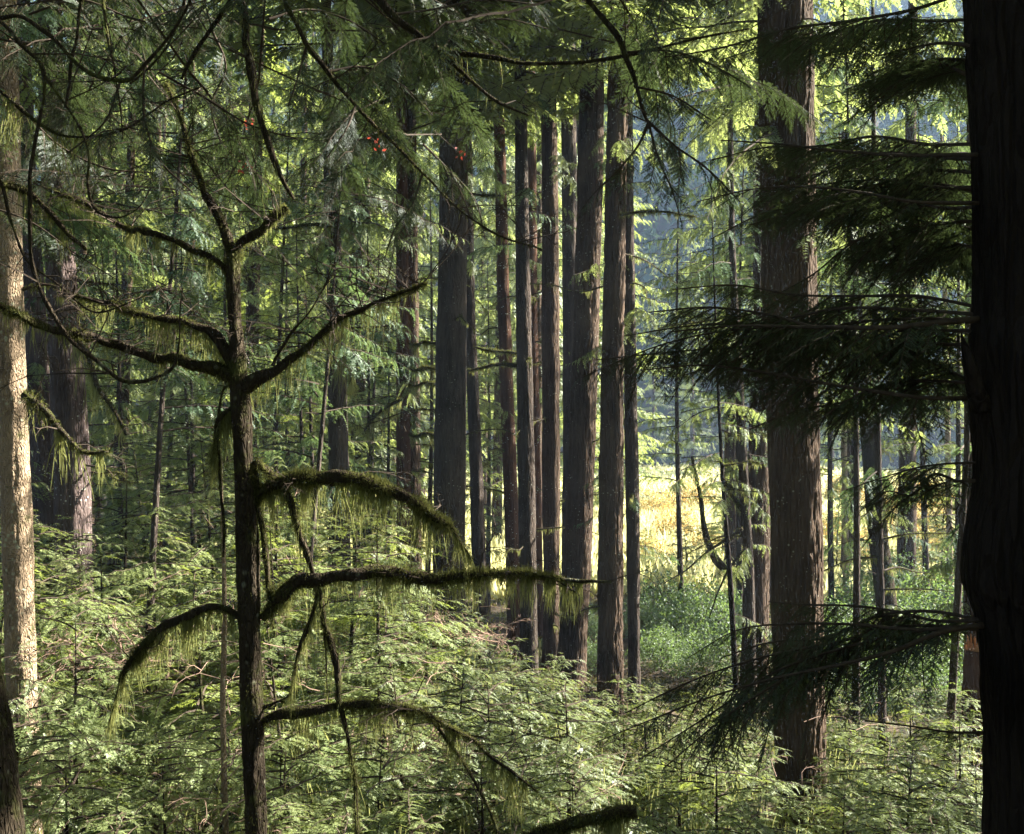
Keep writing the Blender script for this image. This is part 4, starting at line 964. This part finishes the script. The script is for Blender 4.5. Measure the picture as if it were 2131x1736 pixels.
# ------------------------------------------------------------------ the overhanging tree whose limbs cross the top
e = empty("overhanging_tree", "dark tree standing just left of the picture whose limbs and needles hang across the top", "tree", (0, 0, 0))
base = A([-3.6, 4.2, float(ground_z(-3.6, 4.2))]); e.location = [float(c) for c in base]; top_crown(1, e, (.3, 0, 6.6), 1.0, 1.3)
q = A([[0, 0, -.1, .22], [0.02, 0, 1.5, .17], [.05, .02, 4, .14], [0, .05, 7, .10], [0, 0, 10, .05], [0, 0, 12, .01]])
a = Acc(); tube(a, resample(q, 160), 32, 0, .1, .006, 26, 5); a.build("trunk", ['bark_moss'], e)
def olimb(pts, hang=60, hmax=.05, fuzz=400, seed=0, tw=3, twl=.3, **k):
    o, p_ = mlimb(pts, hang, hmax, fuzz, seed, tw, twl, bs_=base, par=e, **k); return o
olimb([(-560, -60, 20, 4.3), (-200, -80, 18, 4.4), (200, -120, 18, 4.4), (470, -90, 18, 4.5), (500, 0, 17, 4.5), (512, 80, 19, 4.5), (530, 190, 18, 4.5), (545, 260, 16, 4.5), (568, 330, 15, 4.5), (590, 380, 12, 4.5), (612, 415, 6, 4.5)], 900, .16, 2600, 101, 0, fz=.016)
olimb([(-560, -60, 22, 4.3), (-100, -160, 20, 4.4), (500, -200, 20, 4.6), (700, -60, 18, 4.8), (790, 5, 17, 4.8), (850, 60, 17, 4.8), (912, 102, 13, 4.8), (1000, 116, 11, 4.8), (1090, 130, 10, 4.8), (1170, 134, 9, 4.8), (1250, 125, 8, 4.8), (1340, 108, 7, 4.8), (1450, 80, 5, 4.8), (1560, 60, 3, 4.8)], 260, .08, 1800, 102, 6)
olimb([(905, 98, 12, 4.8), (960, 150, 10, 4.8), (1020, 200, 9, 4.8), (1065, 225, 7, 4.8), (1100, 240, 5, 4.8)], 80, .04, 300, 103, 3)
olimb([(560, -140, 12, 4.6), (605, 30, 11, 4.6), (640, 90, 12, 4.6), (680, 150, 10, 4.6), (740, 220, 8, 4.6), (810, 290, 7, 4.6), (880, 360, 6, 4.6), (960, 440, 5, 4.6), (1040, 490, 4, 4.6), (1130, 520, 3, 4.6)], 90, .05, 700, 104, 7)
olimb([(1000, -200, 16, 4.7), (1200, -60, 14, 4.2), (1225, 5, 13, 4.2), (1262, 50, 14, 4.2), (1292, 92, 15, 4.2), (1312, 140, 12, 4.2), (1328, 190, 10, 4.2), (1342, 240, 9, 4.2), (1352, 262, 7, 4.2)], 40, .03, 500, 105, 5)
olimb([(-560, 120, 16, 4.3), (-80, 60, 10, 4.0), (0, 40, 9, 3.9), (40, 34, 9, 3.9), (90, 60, 10, 3.9), (150, 125, 10, 3.9), (210, 162, 10, 3.9), (262, 170, 10, 3.9), (300, 135, 9, 3.9), (350, 80, 7, 3.9), (400, -10, 6, 3.9), (420, -80, 5, 3.9)], 10, .03, 160, 106, 3)
olimb([(-560, 60, 14, 4.3), (-60, 20, 9, 3.8), (10, 52, 9, 3.8), (50, 100, 9, 3.8), (88, 140, 9, 3.8), (92, 190, 8, 3.8), (78, 260, 8, 3.8), (66, 340, 8, 3.8), (62, 450, 9, 3.8), (72, 570, 10, 3.8), (100, 640, 10, 3.8), (150, 710, 10, 3.8), (200, 752, 9, 3.8), (265, 795, 9, 3.8), (320, 788, 7, 3.8), (360, 765, 6, 3.8), (372, 720, 4, 3.8), (375, 640, 3, 3.8), (380, 600, 2, 3.8)], 20, .03, 300, 107, 6)
olimb([(88, 150, 5, 3.8), (130, 210, 6, 3.8), (165, 260, 6, 3.8), (185, 320, 6, 3.8), (182, 380, 6, 3.8), (205, 440, 6, 3.8), (245, 452, 5, 3.8), (290, 430, 4, 3.8), (315, 390, 3, 3.8)], 10, .03, 100, 108, 2)
olimb([(175, -60, 8, 4.0), (165, 40, 7, 4.0), (152, 120, 7, 4.0), (140, 200, 6, 4.0), (135, 225, 4, 4.0)], 10, .03, 80, 109, 1)
olimb([(-560, 300, 14, 4.4), (-60, 150, 12, 4.4), (0, 190, 11, 4.4), (60, 240, 9, 4.4), (120, 280, 7, 4.4), (190, 285, 6, 4.4), (270, 265, 5, 4.4), (350, 210, 4, 4.4), (420, 180, 3, 4.4)], 700, .20, 700, 110, 3)
olimb([(-560, 330, 12, 4.2), (-40, 330, 8, 4.0), (0, 375, 7, 4.0), (20, 450, 7, 4.0), (60, 545, 6, 4.0), (130, 600, 5, 4.0), (200, 650, 4, 4.0), (270, 630, 3, 4.0), (350, 590, 2, 4.0)], 60, .05, 200, 111, 4)
olimb([(215, -60, 7, 4.3), (218, 20, 7, 4.3), (232, 110, 6, 4.3), (248, 200, 5, 4.3), (256, 290, 4, 4.3)], 10, .03, 80, 112, 3)
olimb([(520, -80, 12, 4.4), (470, 20, 10, 4.4), (430, 70, 9, 4.4), (395, 130, 8, 4.4), (378, 165, 5, 4.4)], 30, .04, 300, 113, 3)
olimb([(395, -60, 6, 4.4), (380, 20, 6, 4.4), (350, 90, 5, 4.4), (300, 150, 5, 4.4), (270, 175, 4, 4.4)], 10, .04, 100, 114, 3)
olimb([(-560, 420, 12, 4.8), (-40, 380, 14, 4.9), (60, 400, 14, 5.0), (100, 440, 14, 5.0), (145, 490, 12, 5.0), (180, 520, 6, 5.0)], 1100, .12, 1500, 115, 2)
for i, (pts, sm) in enumerate([
  ([(1350, 255, 7, 4.2), (1330, 300, 5, 4.2), (1290, 350, 4, 4.2), (1230, 410, 3, 4.2), (1200, 450, 2, 4.2)], .24),
  ([(1345, 250, 7, 4.2), (1400, 300, 5, 4.2), (1470, 350, 4, 4.1), (1540, 420, 3, 4.0)], .34),
  ([(1350, 258, 6, 4.2), (1370, 330, 4, 4.2), (1400, 400, 3, 4.3), (1420, 470, 2, 4.3)], .28),
  ([(1300, 110, 6, 4.2), (1380, 105, 5, 4.2), (1470, 130, 4, 4.3), (1560, 180, 3, 4.4)], .30),
  ([(1320, 180, 5, 4.2), (1400, 200, 4, 4.3), (1480, 250, 3, 4.4)], .3),
  ([(300, 140, 5, 4.0), (300, 240, 5, 4.0), (330, 330, 4, 4.0), (400, 400, 3, 4.0)], .28),
  ([(250, 170, 5, 4.0), (220, 250, 4, 4.0), (140, 320, 3, 4.0)], .26),
  ([(330, 150, 5, 4.5), (420, 200, 5, 4.6), (520, 260, 4, 4.7), (620, 290, 3, 4.8)], .30),
  ([(60, 30, 5, 4.5), (160, 0, 5, 4.5), (280, 40, 4, 4.5), (420, 60, 3, 4.5)], .35),
  ([(-80, 60, 5, 5.0), (60, 90, 5, 5.0), (200, 60, 4, 5.0), (340, 80, 3, 5.0)], .38),
  ([(640, 90, 6, 4.6), (620, 160, 4, 4.6), (600, 220, 3, 4.6)], .26),
  ([(680, 150, 6, 4.6), (760, 140, 5, 4.7), (840, 180, 4, 4.8), (900, 240, 3, 4.9)], .3),
  ([(740, 220, 6, 4.6), (720, 270, 4, 4.5), (680, 330, 3, 4.5)], .28),
  ([(870, 70, 6, 4.8), (840, 130, 4, 4.8), (800, 200, 3, 4.8)], .3),
  ([(920, 105, 6, 4.8), (960, 60, 5, 5.0), (1040, 40, 4, 5.1), (1140, 60, 3, 5.2)], .34),
  ([(820, 30, 6, 4.9), (900, 20, 5, 5.0), (1010, 0, 4, 5.1), (1120, 10, 3, 5.2)], .36),
  ([(560, 40, 6, 4.8), (640, 20, 5, 4.9), (720, 40, 4, 5.0), (800, 90, 3, 5.0)], .34),
  ([(880, 360, 5, 4.6), (860, 420, 4, 4.6), (820, 480, 3, 4.6), (800, 540, 2, 4.6)], .26),
  ([(880, 300, 5, 4.8), (930, 350, 4, 4.9), (990, 420, 3, 5.0), (1010, 500, 2, 5.0)], .26),
  ([(440, 60, 6, 5.0), (470, 140, 5, 5.0), (440, 220, 4, 5.0), (460, 300, 3, 5.0)], .34),
  ([(40, 220, 5, 5.0), (120, 300, 4, 5.0), (220, 350, 4, 5.0), (320, 360, 3, 5.0)], .34),
  ([(-60, 420, 5, 5.2), (60, 460, 4, 5.2), (160, 530, 3, 5.2), (240, 580, 2, 5.2)], .3),
 ]):
    leafbough(e, pts, base, smax=sm, hang=.35, spacing=.06, gap=.15)

rx = np.random.default_rng(4242); shared = []
for i in range(3):
    pth = bough_path(1.1, .35, .1, rx, .007, .05, 12); l, w_ = bough(pth, 0, rx, .34, .055, .1, .25, .12, hang=.3); a = Acc(); a.soup(l, 0); a.soup(w_, 1); a.soup(sticks(A([[-.5, rx.normal(0, .1), .06]]), pth[:1, :3], .005, .006), 1)
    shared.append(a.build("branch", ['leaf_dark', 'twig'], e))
for i in range(72):
    x, y, d_ = rx.uniform(-40, 1480), rx.uniform(-60, 420), rx.uniform(4.6, 7.5)
    if x > 880 and y > 130 or (330 < x < 640 and y > 170): continue
    o = shared[i % 3] if i < 3 else shared[i % 3].copy()
    if i >= 3: COL.objects.link(o)
    p = P(x, y, d_) - base; o.location = [float(c) for c in p]; o.rotation_euler = (rx.normal(0, .3), rx.uniform(-.2, .6), rx.uniform(0, 6.28)); k = rx.uniform(.6, 1.1); o.scale = (k, k, k)

for x, y in [(520, 255), (508, 345), (782, 295), (955, 318)]:
    c = P(x, y, 5.2) - base; k = 7; X = norm(rx.normal(0, 1, (k, 3)) + A([.2, 0, -.9])); Y = norm(np.cross(A([[0, 1., .3]]), X)); Z = np.cross(X, Y)
    a = Acc(); a.soup(place(A([[[0, 0, 0], [.45, .25, .05], [1, 0, -.1], [.45, -.25, .05]]]), c + rx.normal(0, .018, (k, 3)), X, Y, Z, rx.uniform(.012, .028, k)), 0); a.soup(sticks(c[None] + A([[-.12, .05, .12]]), c[None], .002, .001), 1)
    a.build("red_leaves", ['leaf_red', 'twig'], e)

# leaning trunk in the bottom left corner
e = empty("mossy_tree", "dark mossy leaning trunk cutting across the bottom left corner of the foreground", "tree", (0, 0, 0))
q = wp([(-10, 1760, 120, 4.0), (-25, 1600, 112, 4.0), (-45, 1450, 108, 4.0), (-62, 1340, 104, 4.0), (-120, 1100, 96, 4.0), (-220, 800, 80, 4.0), (-340, 400, 60, 4.0), (-440, 0, 40, 4.0)])
lo = q[0] + (q[0] - q[1]) * 1.0; lo[2] = float(ground_z(lo[0], lo[1])) - .1; lo[3] *= 1.1; q = np.vstack([lo, q]); base = lo[:3].copy(); e.location = [float(c) for c in base]; q[:, :3] -= base
pth = resample(q, 260); a = Acc(); tube(a, pth, 56, 0, .06, .006, 24, 4, 9); tk = a.build("trunk", ['bark_moss'], e)
q1, q2 = moss_on(pth, rm, 9000, 400, .05, .004, fz=.012); a = Acc(); a.soup(q1, 0); a.soup(q2, 0); a.build("moss", ['moss'], tk)
finish_labels()

# ------------------------------------------------------------------ the air of the valley
if HAZE > 0:
    hm = bpy.data.materials.new("haze"); hm.use_nodes = True; t = hm.node_tree; t.nodes.clear(); out = t.nodes.new("ShaderNodeOutputMaterial")
    pv = t.nodes.new("ShaderNodeVolumePrincipled"); pv.inputs['Color'].default_value = (.48, .68, 1, 1); pv.inputs['Density'].default_value = HAZE; pv.inputs['Anisotropy'].default_value = 0.2
    t.links.new(pv.outputs[0], out.inputs['Volume']); M['haze'] = hm
    x0, x1, y0, y1, z0, z1 = -430, 430, -70, 530, -3, 162
    c = A([[x, y, z] for z in (z0, z1) for y in (y0, y1) for x in (x0, x1)], float)
    a = Acc(); a.grid(c, A([[0, 2, 3, 1], [4, 5, 7, 6], [0, 1, 5, 4], [2, 6, 7, 3], [0, 4, 6, 2], [1, 3, 7, 5]]), 0, False)
    tag(a.build("haze", ['haze']), kind='stuff', label='pale blue morning haze filling the valley air')
